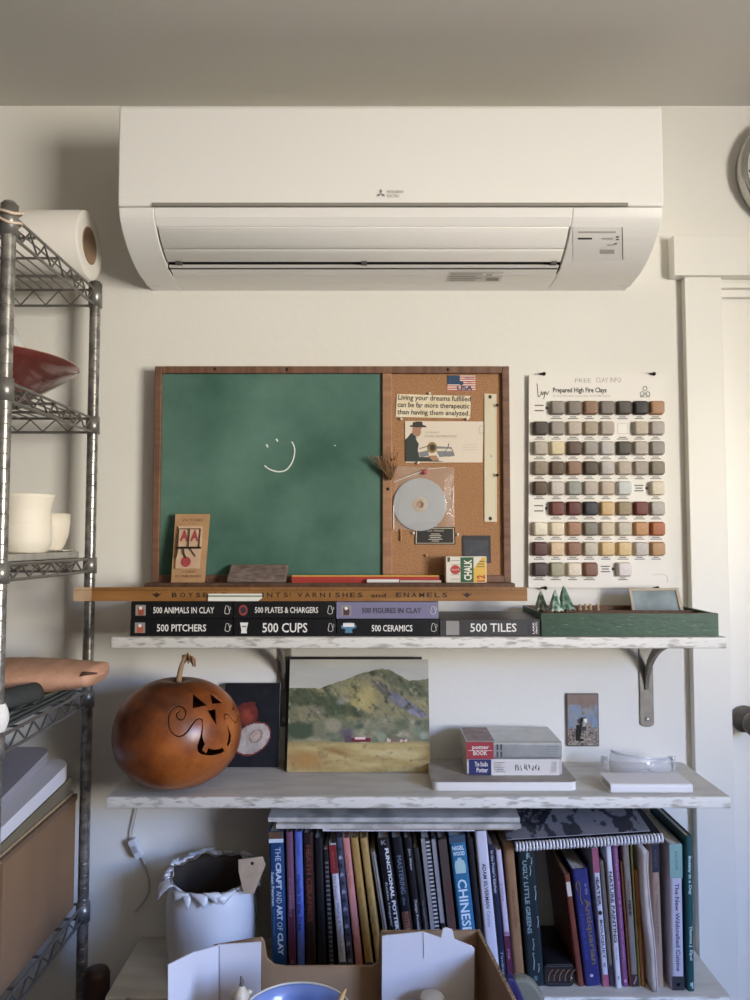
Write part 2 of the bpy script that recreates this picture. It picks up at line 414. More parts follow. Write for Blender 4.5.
def bracket(px, parent):
    x = at(px, 690, WALL).x; b = MB(); zt = UZ-.0225; hw = .0160
    # wall bar with rounded foot
    poly = [(x-hw, zt), (x-hw, .995)]+[(x+hw*math.cos(math.radians(a)), 0.995+hw*.5*math.sin(math.radians(a))) for a in range(200, 341, 20)]+[(x+hw, .995), (x+hw, zt)]
    b.prism(poly, 1, WALL-.004, WALL)
    b.box((x-hw, WALL-.19, zt-.004), (x+hw, WALL, zt))
    pts = []
    for i in range(15):
        t = i/14*PI/2
        pts.append((x, WALL-.004-.165*(1-math.cos(t)), zt-.004-.120*(1-math.sin(t))))
    vs = []; n = len(pts)
    for i, p in enumerate(pts):
        d = Vector(pts[min(i+1, n-1)])-Vector(pts[max(i-1, 0)]); d.normalize(); nn = Vector((0, -d.z, d.y))
        wd_ = .0035+.006*math.sin(PI*i/(n-1))
        for sx_ in (-.0045, .0045):
            for sn in (-wd_, wd_): vs.append((p[0]+sx_, p[1]+nn.y*sn, p[2]+nn.z*sn))
    fs = []
    for i in range(n-1):
        a = 4*i; c_ = a+4
        fs += [(a, a+1, c_+1, c_), (a+3, a+2, c_+2, c_+3), (a+2, a, c_, c_+2), (a+1, a+3, c_+3, c_+1)]
    b.add(vs, fs, 0)
    br = b.build('bracket', M_IRON, parent, bevel=.0015)
    for zz in (1.004, 1.168):
        s = MB(); s.lathe([(0, .0035), (.004, .003), (.0058, .0005), (.0058, 0)], (0, 0, 0), 16, 0, 'z', Matrix.Translation((x, WALL-.004, zz)) @ Matrix.Rotation(PI/2, 4, 'X'))
        s.build('screw', mat('screw_steel', 'c9c7c0', .3, .8), br)
bracket(284.5, US); bracket(646, US)
LS = thing('wall_shelf', 'middle white painted wall shelf carrying the carved gourd and the landscape painting', 'shelf', (.086, WALL, LZ))
m = MB(); shelf_board(m, LZ, .0225, 1.497, SX0-.003, SX1+.001); m.build('board', [M_SHELF, M_CHIP], LS, bevel=.0015)
BS = thing('wall_shelf', 'lowest white shelf board carrying the tall row of books and the white vase', 'shelf', (.086, WALL, BZ))
m = MB(); shelf_board(m, BZ, .030, 1.505, SX0-.002, SX1-.004); m.build('board', [M_SHELF, M_CHIP], BS, bevel=.0015)
# ================================================================== CHALKBOARD AND CORK BOARD
M_OAK = mat('board_frame_wood', '5e4030', .55, var=(14, .3, .7), col2='7d5a44', stretch=(1, 1, 6), bump=(60, .15))
M_OAKH = mat('board_frame_wood_across', '5e4030', .55, var=(14, .3, .7), col2='7d5a44', stretch=(6, 1, 1), bump=(60, .15))
M_CHALK = mat('chalkboard_green', '355a4c', .8, var=(4.5, .36, .82), col2='6a8d7f', detail=9)
M_CORK = mat('cork', '7a5236', .9, var=(430, .33, .49), col2='a87d57', bump=(300, .3), detail=2)
M_CHALKW = mat('chalk_white', 'e9ece6', .95)
BYF = 1.688        # front of the frame
cb = thing('chalkboard', 'green chalkboard with cork side panel in a brown wooden frame above the books', 'chalkboard', (-.1, WALL-.004, 1.289))
bl, br_, bt = at(152.8, 480, BYF).x, at(510.3, 480, BYF).x, at(330, 366, BYF).z
bb = 1.2895; fw = .0165
gl, gr = bl+fw, at(382.5, 480, BYF).x; cl = at(392, 480, BYF).x; cr = br_-fw
gz0, gz1 = at(300, 575, BYF+.008).z, bt-fw
MB().box((bl, BYF, bb), (bl+fw, WALL-.004, bt)).build('frame_side', M_OAK, cb, bevel=.002)
MB().box((br_-fw, BYF, bb), (br_, WALL-.004, bt)).build('frame_side', M_OAK, cb, bevel=.002)
MB().box((bl+fw, BYF, bt-fw), (br_-fw, WALL-.004, bt)).build('frame_top', M_OAKH, cb, bevel=.002)
MB().box((bl+fw, BYF, bb), (br_-fw, WALL-.004, gz0)).build('frame_bottom', M_OAKH, cb, bevel=.002)
dv = MB(); dv.box((gr, BYF+.001, gz0), (cl, WALL-.005, bt-fw)); dv.build('divider', mat('divider_wood', '8c6448', .55, var=(14, .3, .7), col2='a87c5c', stretch=(1, 1, 6)), cb, bevel=.0015)
TZ = 1.3165   # top of the chalk tray
t_ = MB(); t_.box((bl+.002, 1.634, TZ-.012), (br_-.002, BYF, TZ)); t_.box((bl+.002, 1.630, TZ-.014), (br_-.002, 1.634, TZ-.002))
t_.build('chalk_tray', mat('tray_wood', '4e3426', .6, var=(14, .3, .7), col2='6d4c38', stretch=(6, 1, 1)), cb, bevel=.0015)
MB().box((gl-.002, BYF+.009, gz0-.002), (gr+.002, WALL-.006, gz1+.002)).build('writing_surface', M_CHALK, cb)
CKY = BYF+.010     # cork face
MB().box((cl-.002, CKY, gz0-.002), (cr+.002, WALL-.006, gz1+.002)).build('cork_panel', M_CORK, cb)
# chalk face: two dots and a curved smile, chalk smears
ck_ = MB(); cy = BYF+.0086
def on_board(px, py, y=cy): return at(px, py, y)
sm = [(264.5, 465.5), (268, 468.5), (274, 471), (280, 471.7), (286, 470), (290.5, 465), (293.5, 458), (294.6, 450), (293, 444), (291.5, 441.8)]
def spline(pts, k=6):
    out = []
    for i in range(len(pts)-1):
        p0, p1, p2, p3 = pts[max(i-1, 0)], pts[i], pts[i+1], pts[min(i+2, len(pts)-1)]
        for j in range(k):
            t = j/k
            out.append(tuple(.5*((2*b)+(-a+c)*t+(2*a-5*b+4*c-d)*t*t+(-a+3*b-3*c+d)*t**3) for a, b, c, d in zip(p0, p1, p2, p3)))
    out.append(tuple(pts[-1])); return out
ck_.tube([on_board(*p) for p in spline(sm)], .0017, 6)
ck_.build('chalk_smile', M_CHALKW, cb, label='white chalk curve of the smiling face')
MB().tube([on_board(266.4, 444.5), on_board(267.6, 447.5)], .0024, 6).build('chalk_eye', M_CHALKW, cb); MB().tube([on_board(276, 439), on_board(277.6, 441.6)], .0022, 6).build('chalk_eye', M_CHALKW, cb)
MB().tube([on_board(334.5, 445), on_board(335.3, 446)], .0014, 6).build('chalk_mark', M_CHALKW, cb)
for px, py in ((215, 369), (287, 369.5), (448, 369.5), (388, 489), (497.5, 405), (497.5, 475)):
    p = at(px, py, BYF-.0003); kn = MB(); kn.lathe([(0, .0012), (.003, .0008), (.0038, 0)], (0, 0, 0), 10, 0, 'z', Matrix.Translation(p) @ Matrix.Rotation(PI/2, 4, 'X')); kn.build('screw', mat('old_screw', '2c221c', .5, .4), cb)

# ---- things pinned on the cork
def card(name, label, cat, corners, fnmb, mats, y=None, th=.0006, curl=0):
    """flat card given by four picture corners (bl, br, tr, tl) on the cork plane; fnmb(mb, P) adds print, P(u,v,lift)"""
    y = (CKY-.0015) if y is None else y
    q = [at(a, b, y) for a, b in corners]
    def P(u, v, lift=0):
        p = (q[0]*(1-u)+q[1]*u)*(1-v)+(q[3]*(1-u)+q[2]*u)*v
        return Vector((p.x, y-lift-curl*(2*u-1)**2, p.z))
    mb = MB(); n = 8 if curl else 1
    for f_ in (0, 1):
        pass
    vs = [];
    for i in range(n+1):
        for v in (0, 1):
            vs.append(P(i/n, v)); 
    for i in range(n+1):
        for v in (0, 1):
            p = P(i/n, v); vs.append(Vector((p.x, p.y+th, p.z)))
    k = 2*(n+1); fs = []
    for i in range(n):
        a = 2*i; fs += [(a, a+2, a+3, a+1), (k+a, k+a+1, k+a+3, k+a+2), (a, k+a, k+a+2, a+2), (a+1, a+3, k+a+3, k+a+1)]
    fs += [(0, 1, k+1, k), (k-2, 2*k-2, 2*k-1, k-1)]
    mb.add(vs, fs, 0)
    if fnmb: fnmb(mb, P)
    return single(mb, name, mats, label, cat)
def quad(mb, P, u0, v0, u1, v1, mi, lift=.0003): mb.add([P(u0, v0, lift), P(u1, v0, lift), P(u1, v1, lift), P(u0, v1, lift)], [(0, 1, 2, 3)], mi)
def poly(mb, P, pts, mi, lift=.0003):
    mb.add([P(u, v, lift) for u, v in pts], [tuple(range(len(pts)))], mi)
def txt(mb, P, s, u0, v0, u1, v1, mi, lift=.0005, bold=0):
    vs, fs = text_geo(s, bold); mb.add([P(u0+(u1-u0)*x, v0+(v1-v0)*y, lift) for x, y in vs], fs, mi)
def flag(mb, P):
    for i in range(7): quad(mb, P, 0 if i < 3 else .42, i/7+.005, 1, i/7+.075, 2, .0002)
    quad(mb, P, 0, .42, .44, 1, 1, .0003); poly(mb, P, [(.42, .42), (.50, .36), (.58, .44), (.56, .6), (.44, .66)], 1, .00034)
    txt(mb, P, 'USA', .34, .02, .90, .36, 1, .0006, .03); txt(mb, P, 'MADE IN', .62, .80, .95, .90, 1); txt(mb, P, 'the', .70, .52, .85, .62, 1)
card('flag_sticker', 'small stars and stripes flag sticker reading USA at top of cork', 'sticker', [(447.5, 391), (475.5, 391), (475.5, 375.5), (447.5, 375.5)], flag, [plain('e2d8cc'), plain('23415e'), plain('b5473f')])
def quote(mb, P):
    txt(mb, P, 'Living your dreams fulfilled', .02, .68, 1.0, .98, 1, bold=.012); txt(mb, P, 'can be far more therapeutic', .02, .36, .98, .66, 1, bold=.012); txt(mb, P, 'than having them analyzed.', .02, .05, .99, .34, 1, bold=.012)
def ragged(mb, P):
    quote(mb, P)
card('newspaper_clipping', 'torn cream paper quotation in black print about living your dreams', 'clipping', [(395.5, 417), (470, 418.5), (471, 396), (397, 394)], ragged, [mat('old_paper', 'd8c8a6', .8, var=(40, .35, .6), col2='e3d8bd'), plain('2a2019')], curl=.0012)
def postcard(mb, P):
    coat, skin, hat, sil, gold, gry = 1, 2, 3, 4, 5, 6
    poly(mb, P, [(.0, .02), (.16, .02), (.185, .12), (.16, .30), (.175, .45), (.14, .62), (.10, .72), (.07, .70), (.03, .60), (0, .55)], coat)
    poly(mb, P, [(.09, .72), (.11, .66), (.16, .62), (.19, .66), (.205, .72), (.20, .80), (.215, .84), (.20, .90), (.10, .90)], skin, .0004)
    poly(mb, P, [(.06, .86), (.14, .85), (.27, .85), (.27, .88), (.225, .91), (.22, .985), (.15, .99), (.10, .97), (.095, .90), (.06, .89)], hat, .0006)
    poly(mb, P, [(.13, .60), (.16, .56), (.17, .46), (.15, .52)], 0, .0006)
    n = 16; poly(mb, P, [(.345+.065*math.cos(2*PI*i/n), .36+.135*math.sin(2*PI*i/n)) for i in range(n)], gold, .0005)
    poly(mb, P, [(.35+.035*math.cos(2*PI*i/n), .36+.08*math.sin(2*PI*i/n)) for i in range(n)], hat, .0006)
    poly(mb, P, [(.17, .24), (.30, .30), (.30, .17), (.20, .12)], sil, .0004)
    poly(mb, P, [(.36, .40), (.60, .37), (.60, .34), (.38, .33)], sil, .0004)
    poly(mb, P, [(.40, .28), (.62, .27), (.64, .16), (.44, .13)], sil, .0004)
    mb.tube([P(.565+.05*math.cos(t), .25+.10*math.sin(t), .0004) for t in [2*PI*i/14 for i in range(15)]], .0010, 5, sil)
    mb.tube([P(.55, .36, .0004), P(.56, .46, .0004)], .0010, 5, hat); mb.tube([P(.18, .33, .0005), P(.33, .42, .0005)], .0008, 5, hat)
    poly(mb, P, [(.16, .13), (.30, .13), (.42, .05), (.50, .02), (.16, .02)], coat, .0005); poly(mb, P, [(.28, .16), (.40, .17), (.44, .06), (.36, .04)], skin, .0006)
    txt(mb, P, 'OF THE NEXT', .26, .71, .44, .745, gry); txt(mb, P, 'SOME ADVENTURE', .25, .61, .66, .66, gry)
    mb.tube([P(.975+.03*math.cos(t), .80+.10*math.sin(t), .0004) for t in [2*PI*i/14 for i in range(15)]], .0004, 5, gry)
    for v in (.42, .36, .30): mb.tube([P(.74, v, .0004), P(.92, v+.02, .0004)], .00025, 5, gry)
card('postcard', 'cream postcard of a man in a hat holding a trumpet', 'postcard', [(405.5, 462.5), (482.5, 462.5), (483.5, 421.5), (405, 421)], postcard,
     [plain('dccfbd'), plain('2f3733'), plain('a87e62'), plain('37302a'), plain('7e8084'), plain('8a6f3c'), plain('9d9588')], y=CKY-.0022)
def ruler_marks(mb, P):
    for i in range(60): quad(mb, P, .86, .05+i*.0152, .97 if i % 5 == 0 else .93, .0512+i*.0152+.001, 1)
    txt(mb, P, 'I', .5, .5, .58, .52, 1)
    for u, v in ((.46, .975), (.46, .025)):
        n = 12; poly(mb, P, [(u+.14*math.cos(2*PI*i/n), v+.0155*math.sin(2*PI*i/n)) for i in range(n)], 2, .0005)
card('metal_ruler', 'narrow pale metal ruler pinned upright at right of the cork', 'ruler', [(484.5, 521.5), (497, 522), (496.5, 394), (484.5, 393.5)], ruler_marks, [mat('pale_metal', 'cfc6ac', .4, .3), plain('8a8370'), plain('33261d')], y=CKY-.0026)
def info(mb, P):
    quad(mb, P, .03, .06, .97, .94, 1, .0002); quad(mb, P, .05, .09, .95, .91, 0, .0003)
    txt(mb, P, 'LOS TRIBALES', .32, .74, .72, .84, 2)
    for i, (a, b) in enumerate(((.40, .62), (.36, .66), (.38, .64), (.34, .68), (.42, .60))): quad(mb, P, a, .58-.1*i, b, .62-.1*i, 2, .0005)
card('info_card', 'small black card with white lettering below the disc bag', 'card', [(414.5, 544.5), (455.5, 544.5), (455, 527), (415, 527)], info, [plain('24221f'), plain('c9bda6'), plain('bdb6a6')])
def sq(mb, P): quad(mb, P, .08, .08, .92, .84, 1); txt(mb, P, 'm m m m m', .2, .90, .8, .93, 1)
card('dark_card', 'square dark slate-coloured card on cork behind the chalk box', 'card', [(462.5, 563), (491, 563), (490.5, 535.5), (462, 535.5)], lambda mb, P: quad(mb, P, .08, .08, .92, .84, 1), [plain('2b2a2c'), mat('slate_print', '33363c', .5, var=(60, .4, .6), col2='3e4148')], y=CKY-.0018)
# compact disc in its clear bag
cd = thing('disc_bag', 'silver compact disc inside a clear plastic bag pinned to the cork', 'disc', tuple(at(423, 528, CKY)))
dcen = at(419.8, 504.5, CKY-.004)
R_ = 26.5/751*1.70
T = Matrix.Translation(dcen) @ Matrix.Rotation(PI/2, 4, 'X')
dm = MB(); dm.lathe([(.0085, -.0006), (.0085, .0006), (R_-.001, .0006), (R_, 0), (R_-.001, -.0006), (.0085, -.0006)], (0, 0, 0), 56, 0, 'z', T)
dm.s = [False]*len(dm.s); dm.build('disc', mat('disc_silver', 'a9aaac', .42, .25), cd)
dm = MB(); dm.lathe([(.0085, .0008), (.0165, .0009), (.0170, .0007)], (0, 0, 0), 40, 0, 'z', T); dm.build('disc_hub', mat('disc_hub', 'b3a08a', .4), cd, label='tan centre ring of the disc')
M_PLAST = mat('clear_bag', 'ffffff', .10, trans=0, alpha=.13, bump=(60, 1.0), spec=1)
q = [at(392.5, 531, CKY-.006), at(455, 527, CKY-.006), at(454, 467, CKY-.006), at(395, 466, CKY-.006)]
def bagp(u, v):
    p = (q[0]*(1-u)+q[1]*u)*(1-v)+(q[3]*(1-u)+q[2]*u)*v
    e_ = min(u, 1-u, v, 1-v)
    return (p.x, CKY-.0012-.0062*min(1, e_*6)+.0016*(fbm(u*7, v*7, 3)-.5), p.z)
MB().grid(26, 26, bagp).build('bag', M_PLAST, cd, label='crinkled clear plastic bag')
zp = MB(); zp.tube([at(393.5, 482, CKY-.0055), at(424, 470.5, CKY-.0085)], .0011, 6); zp.tube([at(393.5, 505, CKY-.004), at(393.6, 529, CKY-.004)], .0012, 6)
zp.tube([at(428, 469, CKY-.006), at(446, 467.5, CKY-.006)], .0006, 6); zp.tube([at(453.8, 486, CKY-.006), at(452.6, 508, CKY-.006)], .0007, 6)
zp.build('bag_seam', mat('bag_seam', 'e6e4dc', .3), cd)
tp = MB(); c_ = at(424.5, 472, CKY-.0095)
tp.lathe([(0, .0022), (.0045, .0015), (.006, -.0005), (.004, -.003), (0, -.0032)], (0, 0, 0), 16, 0, 'z', Matrix.Translation(c_) @ Matrix.Rotation(PI/2, 4, 'X'))
tag(tp.build('push_pin', mat('pin_red', 'a8454a', .4)), 'red push pin holding the top of the disc bag', 'push pin')
# round white pins
pin_lab = {(429.5, 393.5): 'white push pin above the newspaper quotation', (401, 419): 'white push pin at lower left corner of the quotation', (467, 419): 'white push pin at lower right corner of the quotation',
           (413.5, 533): 'white push pin left of the small black card', (457.5, 534.5): 'white push pin right of the small black card', (426.5, 555.5): 'pale brass pin alone on the lower cork', (418, 462.8): 'white push pin under the postcard'}
for i, ((px, py), lab_) in enumerate(pin_lab.items()):
    p = at(px, py, CKY-.004); m = MB()
    prof = [(0, .0042), (.0026, .0034), (.0033, .001), (.0022, -.001), (.0016, -.003), (.0026, -.0044), (0, -.0044)]
    m.lathe(prof, (0, 0, 0), 14, 0, 'z', Matrix.Translation(p) @ Matrix.Rotation(PI/2, 4, 'X'))
    single(m, 'push_pin', plain('c9a884' if i == 5 else 'e4dccb', .4), lab_, 'push pin', 'push pins on the cork')
# little brown stick hanging below the bag
m = MB(); m.tube([at(400.5, 529, CKY-.004), at(401, 541, CKY-.004)], [.0016, .0022], 7); single(m, 'toothpick', plain('a87a4c'), 'short brown stick hanging below the disc bag', 'stick')
# dried twigs
rt = random.Random(4); tw = MB(); p0 = at(391, 474, BYF-.010)
for i in range(34):
    a = rt.uniform(-.9, .95); L = rt.uniform(.035, .075); pts = []
    dx = -.35+.75*a; x, y, z = p0.x+rt.uniform(-.004, .004), p0.y+rt.uniform(-.004, .004), p0.z-rt.uniform(0, .014)
    for k_ in range(5):
        t = k_/4; pts.append((x+L*dx*t*.8+.003*math.sin(5*t+i), y-.012*t*rt.uniform(.3, 1.3), z+L*t*(1-.4*abs(dx))))
    tw.tube(pts, [.0011, .001, .0009, .0008, .0006], 5)
    if i % 3 == 0:
        e_ = Vector(pts[-1]); tw.lathe([(0, -.003), (.0022, 0), (0, .003)], tuple(e_), 6)
single(tw, 'dried_twigs', mat('dry_twig', '6d4f33', .8, var=(60, .3, .7), col2='8d6c48'), 'bunch of dry brown twigs tucked beside the disc bag', 'twigs')

# ---- things in the chalk tray
mt = thing('mousetrap', 'mousetrap in tan card packaging leaning on the chalkboard at left', 'mousetrap', tuple(at(190, 582, 1.66)))
q0 = at(171, 582, 1.652); q1 = at(204.5, 582, 1.652); q2 = at(210, 514, 1.676); q3 = at(175.5, 514, 1.676)
q0.z = q1.z = TZ+.0005
def Pm(u, v, l=0):
    p = (q0*(1-u)+q1*u)*(1-v)+(q3*(1-u)+q2*u)*v; return Vector((p.x, p.y-l, p.z))
def slab(mb, P, u0, v0, u1, v1, l0, l1, mi):
    vs = [P(u0, v0, l0), P(u1, v0, l0), P(u1, v1, l0), P(u0, v1, l0), P(u0, v0, l1), P(u1, v0, l1), P(u1, v1, l1), P(u0, v1, l1)]
    mb.add(vs, [(0, 3, 2, 1), (4, 5, 6, 7), (0, 1, 5, 4), (1, 2, 6, 5), (2, 3, 7, 6), (3, 0, 4, 7)], mi)
m = MB(); slab(m, Pm, 0, 0, 1, 1, -.003, 0, 0); txt(m, Pm, 'VICTORY', .2, .89, .82, .93, 1); txt(m, Pm, 'ESTABLISHED', .12, .075, .9, .11, 1, bold=.01); txt(m, Pm, 'A CLASSIC', .3, .14, .72, .17, 1); txt(m, Pm, 'trap', .4, .845, .6, .87, 1)
m.build('backing_card', [mat('kraft_tan', 'a5805a', .8, var=(30, .3, .7), col2='b48f68'), plain('6a4028')], mt)
m = MB(); slab(m, Pm, .12, .20, .82, .82, .0004, .006, 0)
txt(m, Pm, 'A', .20, .60, .44, .76, 1, .0066, .05); txt(m, Pm, 'A', .50, .60, .74, .76, 1, .0066, .05)
n = 14; poly(m, Pm, [(.42+.15*math.cos(2*PI*i/n), .30+.075*math.sin(2*PI*i/n)) for i in range(n)], 1, .0066)
m.build('trap_base', [mat('trap_wood', 'ba9a7c', .7, var=(30, .3, .7), col2='c6a88c'), plain('9c3f42')], mt, bevel=.0006)
m = MB(); m.tube([Pm(.16, .50, .009), Pm(.16, .78, .008), Pm(.78, .78, .008), Pm(.78, .50, .009)], .0011, 6); m.tube([Pm(.12, .505, .009), Pm(.84, .505, .009)], .0024, 8); m.tube([Pm(.47, .78, .009), Pm(.47, .5, .010)], .0012, 6)
m.tube([Pm(.34, .50, .011), Pm(.36, .42, .010), Pm(.42, .36, .009)], .0016, 6); m.tube([Pm(.52, .50, .010), Pm(.62, .43, .009), Pm(.70, .38, .009)], .0010, 6); m.tube([Pm(.18, .5, .009), Pm(.13, .36, .008)], .0010, 6)
m.build('trap_spring', mat('trap_wire', '3c302c', .4, .6), mt)
# eraser block
m = MB(); e0 = at(226.5, 582, 1.645); e1 = at(287, 582, 1.645); e2 = at(288, 564.5, 1.672); e3 = at(229.5, 564.5, 1.672)
m.add([(e0.x, 1.643, TZ), (e1.x-.004, 1.643, TZ), (e1.x-.004, 1.686, TZ), (e0.x, 1.686, TZ), (e0.x+.001, 1.643, TZ+.010), (e1.x-.003, 1.643, TZ+.010), (e2.x, 1.686, e2.z), (e3.x, 1.686, e3.z)], [(0, 3, 2, 1), (4, 5, 6, 7), (0, 1, 5, 4), (1, 2, 6, 5), (2, 3, 7, 6), (3, 0, 4, 7)])
for v in m.v: v.z += .0005
er = single(m, 'chalk_eraser', mat('eraser_felt', '5f4f48', .9, var=(50, .35, .65), col2='84736b', bump=(80, .5), stretch=(1, 1, 3)), 'dusty grey-brown felt chalk eraser in the tray', 'eraser', bevel=.003)
# red ruler with yellow edge
m = MB(); ra, rb = at(292, 578, 1.655).x, at(439, 578, 1.655).x
m.box((ra, 1.653, TZ), (rb, 1.668, TZ+.0135), 0); m.box((ra, 1.654, TZ+.0135), (rb, 1.667, TZ+.0158), 1)
for i in range(40): m.box((ra+.006+i*(rb-ra)/41, 1.6527, TZ+.001), (ra+.0068+i*(rb-ra)/41, 1.653, TZ+(.006 if i % 4 else .009)), 2)
single(m, 'ruler', [plain('a83a33', .45), plain('d8ac4a', .45), plain('8c2c28')], 'long red ruler with a yellow top edge lying in the tray', 'ruler')
m = MB(); m.tube([at(367, 580.5, 1.645)*1, at(441, 580.5, 1.645)*1], .0030, 10); 
for v in m.v: v.z += TZ+.0031-at(400, 580.5, 1.645).z
m2 = MB(); x0_, x1_ = at(367, 580, 1.645).x, at(399, 580, 1.645).x; m2.tube([(x0_, 1.644, TZ+.0042), (x1_, 1.644, TZ+.0042)], .0040, 12)
single(m2, 'chalk_stick', plain('e9e6e0', .9), 'white stick of chalk in front of the red ruler', 'chalk')
m2 = MB(); x0_, x1_ = at(400, 580, 1.645).x, at(441, 580, 1.645).x; m2.tube([(x0_, 1.646, TZ+.0031), (x1_, 1.646, TZ+.0031)], .0028, 12)
single(m2, 'pencil', plain('c9bdb0', .6), 'thin pale pencil at the right end of the red ruler', 'pencil')
# chalk box
cx = thing('chalk_box', 'white, green and yellow box of twelve chalks in the tray', 'chalk box', (at(466, 583, 1.655).x, 1.66, TZ))
xa, xb = at(446, 570, 1.645).x, at(486.5, 570, 1.645).x; zt_ = at(460, 556.5, 1.645).z
m = MB(); m.box((xa, 1.645, TZ+.0005), (xb, 1.684, zt_), 0); m.build('carton', plain('ddd6c6', .5), cx, bevel=.001)
W_, H_ = xb-xa, zt_-TZ
def Pb(u, v, l=0): return Vector((xa+u*W_, 1.6447-l, TZ+v*H_))
m = MB(); quad(m, Pb, .36, .03, .68, .97, 0); poly(m, Pb, [(.68, .03), (.985, .03), (.985, .97), (.90, .97), (.68, .55)], 1, .0002)
n = 20; poly(m, Pb, [(.23+.125*math.cos(2*PI*i/n), .50+.17*math.sin(2*PI*i/n)) for i in range(n)], 2, .0004)
def tv(s, u0, u1, v0, v1, mi):
    vs, fs = text_geo(s, .03); m.add([Pb(u1-(u1-u0)*y, v0+(v1-v0)*x, .0007) for x, y in vs], fs, mi)
tv('CHALK', .44, .64, .10, .88, 3); tv('12', .76, .96, .05, .30, 2)
for v in (.60, .70, .80): quad(m, Pb, .76+.06*(v > .75), v, .95, v+.03, 4, .0005)
txt(m, Pb, 'SOFT', .13, .47, .33, .53, 3, .0008); quad(m, Pb, .04, .80, .10, .97, 4, .0004)
for v in (.14, .30, .68, .84): quad(m, Pb, .12, v, .34, v+.015, 4, .0004)
m.build('box_print', [plain('2d5c3c', .5), plain('d9b04a', .5), plain('b23b33', .5), plain('e6e0d2', .5), plain('4c463c', .5)], cx)

# ================================================================== CLAY SAMPLE BOARD
SBY = WALL-.012
sb = thing('clay_sample_board', 'white wall board of glazed clay sample tiles beside the door', 'sample board', (at(598, 590, SBY).x, WALL-.004, at(598, 590, SBY).z))
tl, tr, bl2, br2 = at(529, 375, SBY), at(664.5, 374, SBY), at(528.5, 587.5, SBY), at(668, 588, SBY)
m = MB(); m.prism([(bl2.x, bl2.z), (br2.x, br2.z), (tr.x, tr.z), (tl.x, tl.z)], 1, SBY, SBY+.006); m.build('backing_board', plain('e7e3da', .5), sb)
cp = MB()
for px, py in ((542, 374), (652, 374), (543.5, 588), (655.5, 588)):
    p = at(px, py, SBY-.001); cp.box((p.x-.005, SBY-.003, p.z-.0022), (p.x+.005, WALL-.002, p.z+.0025)); cp.lathe([(0, .003), (.004, .002), (.0045, 0)], (0, 0, 0), 10, 0, 'z', Matrix.Translation((p.x+.004, SBY-.003, p.z)) @ Matrix.Rotation(PI/2, 4, 'X'))
cp.build('mounting_clips', mat('clip_black', '24211f', .5, .4), sb)
pm = MB(); inks = [plain('2b2825'), plain('6b655c'), plain('aba498')]
yb = SBY-.0004
def T2(s, px0, py0, px1, py1, mi, bold=0):
    a = at(px0, py1, yb); b = at(px1, py0, yb); pm.text(s, a, (1, 0, 0), (0, 0, 1), b.x-a.x, b.z-a.z, mi, bold)
T2('Prepared High Fire Clays', 553, 387.5, 606.5, 394, 0, .025); T2('for Clay Information or price lists, visit STORE CLAYS', 553, 394.8, 610, 397.4, 2)
T2('FREE', 575, 378.5, 591, 382.5, 2); T2('CLAY INFO', 596, 377.5, 621, 382.3, 2)
sg_ = MB(); sg_.tube([at(x_, y_, yb) for x_, y_ in spline([(537, 383.5), (537.6, 389), (538.4, 396.5), (540.5, 395), (541.6, 391.5), (542.6, 395), (544, 391.6), (544.6, 395), (543.6, 399), (545.6, 391.6), (547, 394.5), (549, 391)])], .0007, 5, 0); sg_.build('signature', inks, sb, label='black handwritten-style maker name')
em = MB()
for k_ in range(3):   # small printed emblem of stacked figures
    n = 8; cx_, cy_ = [(645, 388.5), (642.2, 394), (647.8, 394)][k_]
    em.tube([at(cx_+2.1*math.cos(2*PI*i/n), cy_+2.4*math.sin(2*PI*i/n), yb) for i in range(n+1)], .0006, 5, 0)
em.tube([at(640, 397, yb), at(645, 393, yb), at(650, 397, yb), at(640, 397, yb)], .0005, 5, 1); em.build('emblem', inks, sb)
colx = [539.3, 556, 572.9, 589.3, 605.8, 622.7, 639.4, 655.8]; rowy = [408, 428.4, 448.2, 468.1, 488.1, 508.3, 528.5, 548.5, 569]
rows = [[None, '8e867c', '80776c', '8c6c54', '7d746b', '4a443c', '2e2a28', 'aa8260'], ['4a423a', '989088', 'b8ab9b', 'a39480', 'aca092', 'W', 'bbae9b', 'aba39b'], ['b2aa9a', 'd6c7a2', '5d4a3c', '978f87', 'b8b3ae', '4c463c', 'b3a99d', '938d87'],
        ['8d806c', '5d4c3a', '8c6c56', '4c4030', 'b3aba5', 'b3a797', 'a3988d', '807766'], ['5a4838', 'c2bab2', '91938b', 'b3a79b', 'bbab9b', 'c5c9c5', 'A', 'd9cdb9'], ['A', '6d3a30', '5a2a22', '2e2c30', 'caaa7a', '978669', '6a302a', 'b3ada3'],
        ['ddd5c1', 'ddd0b5', '9c765a', '7c766a', 'cabaa0', 'bfb8a6', 'ba8c5e', 'a8643c'], ['5a3a34', 'd5b999', '8c6652', 'bab2a2', 'd2b686', 'd5ba8a', 'c2bab2', 'b28c62'], ['4a3c3a', 'a29c82', 'ddd1bd', '7d5644', 'A', 'dcd4d0', None, None]]
tiles = {}
tproto = None
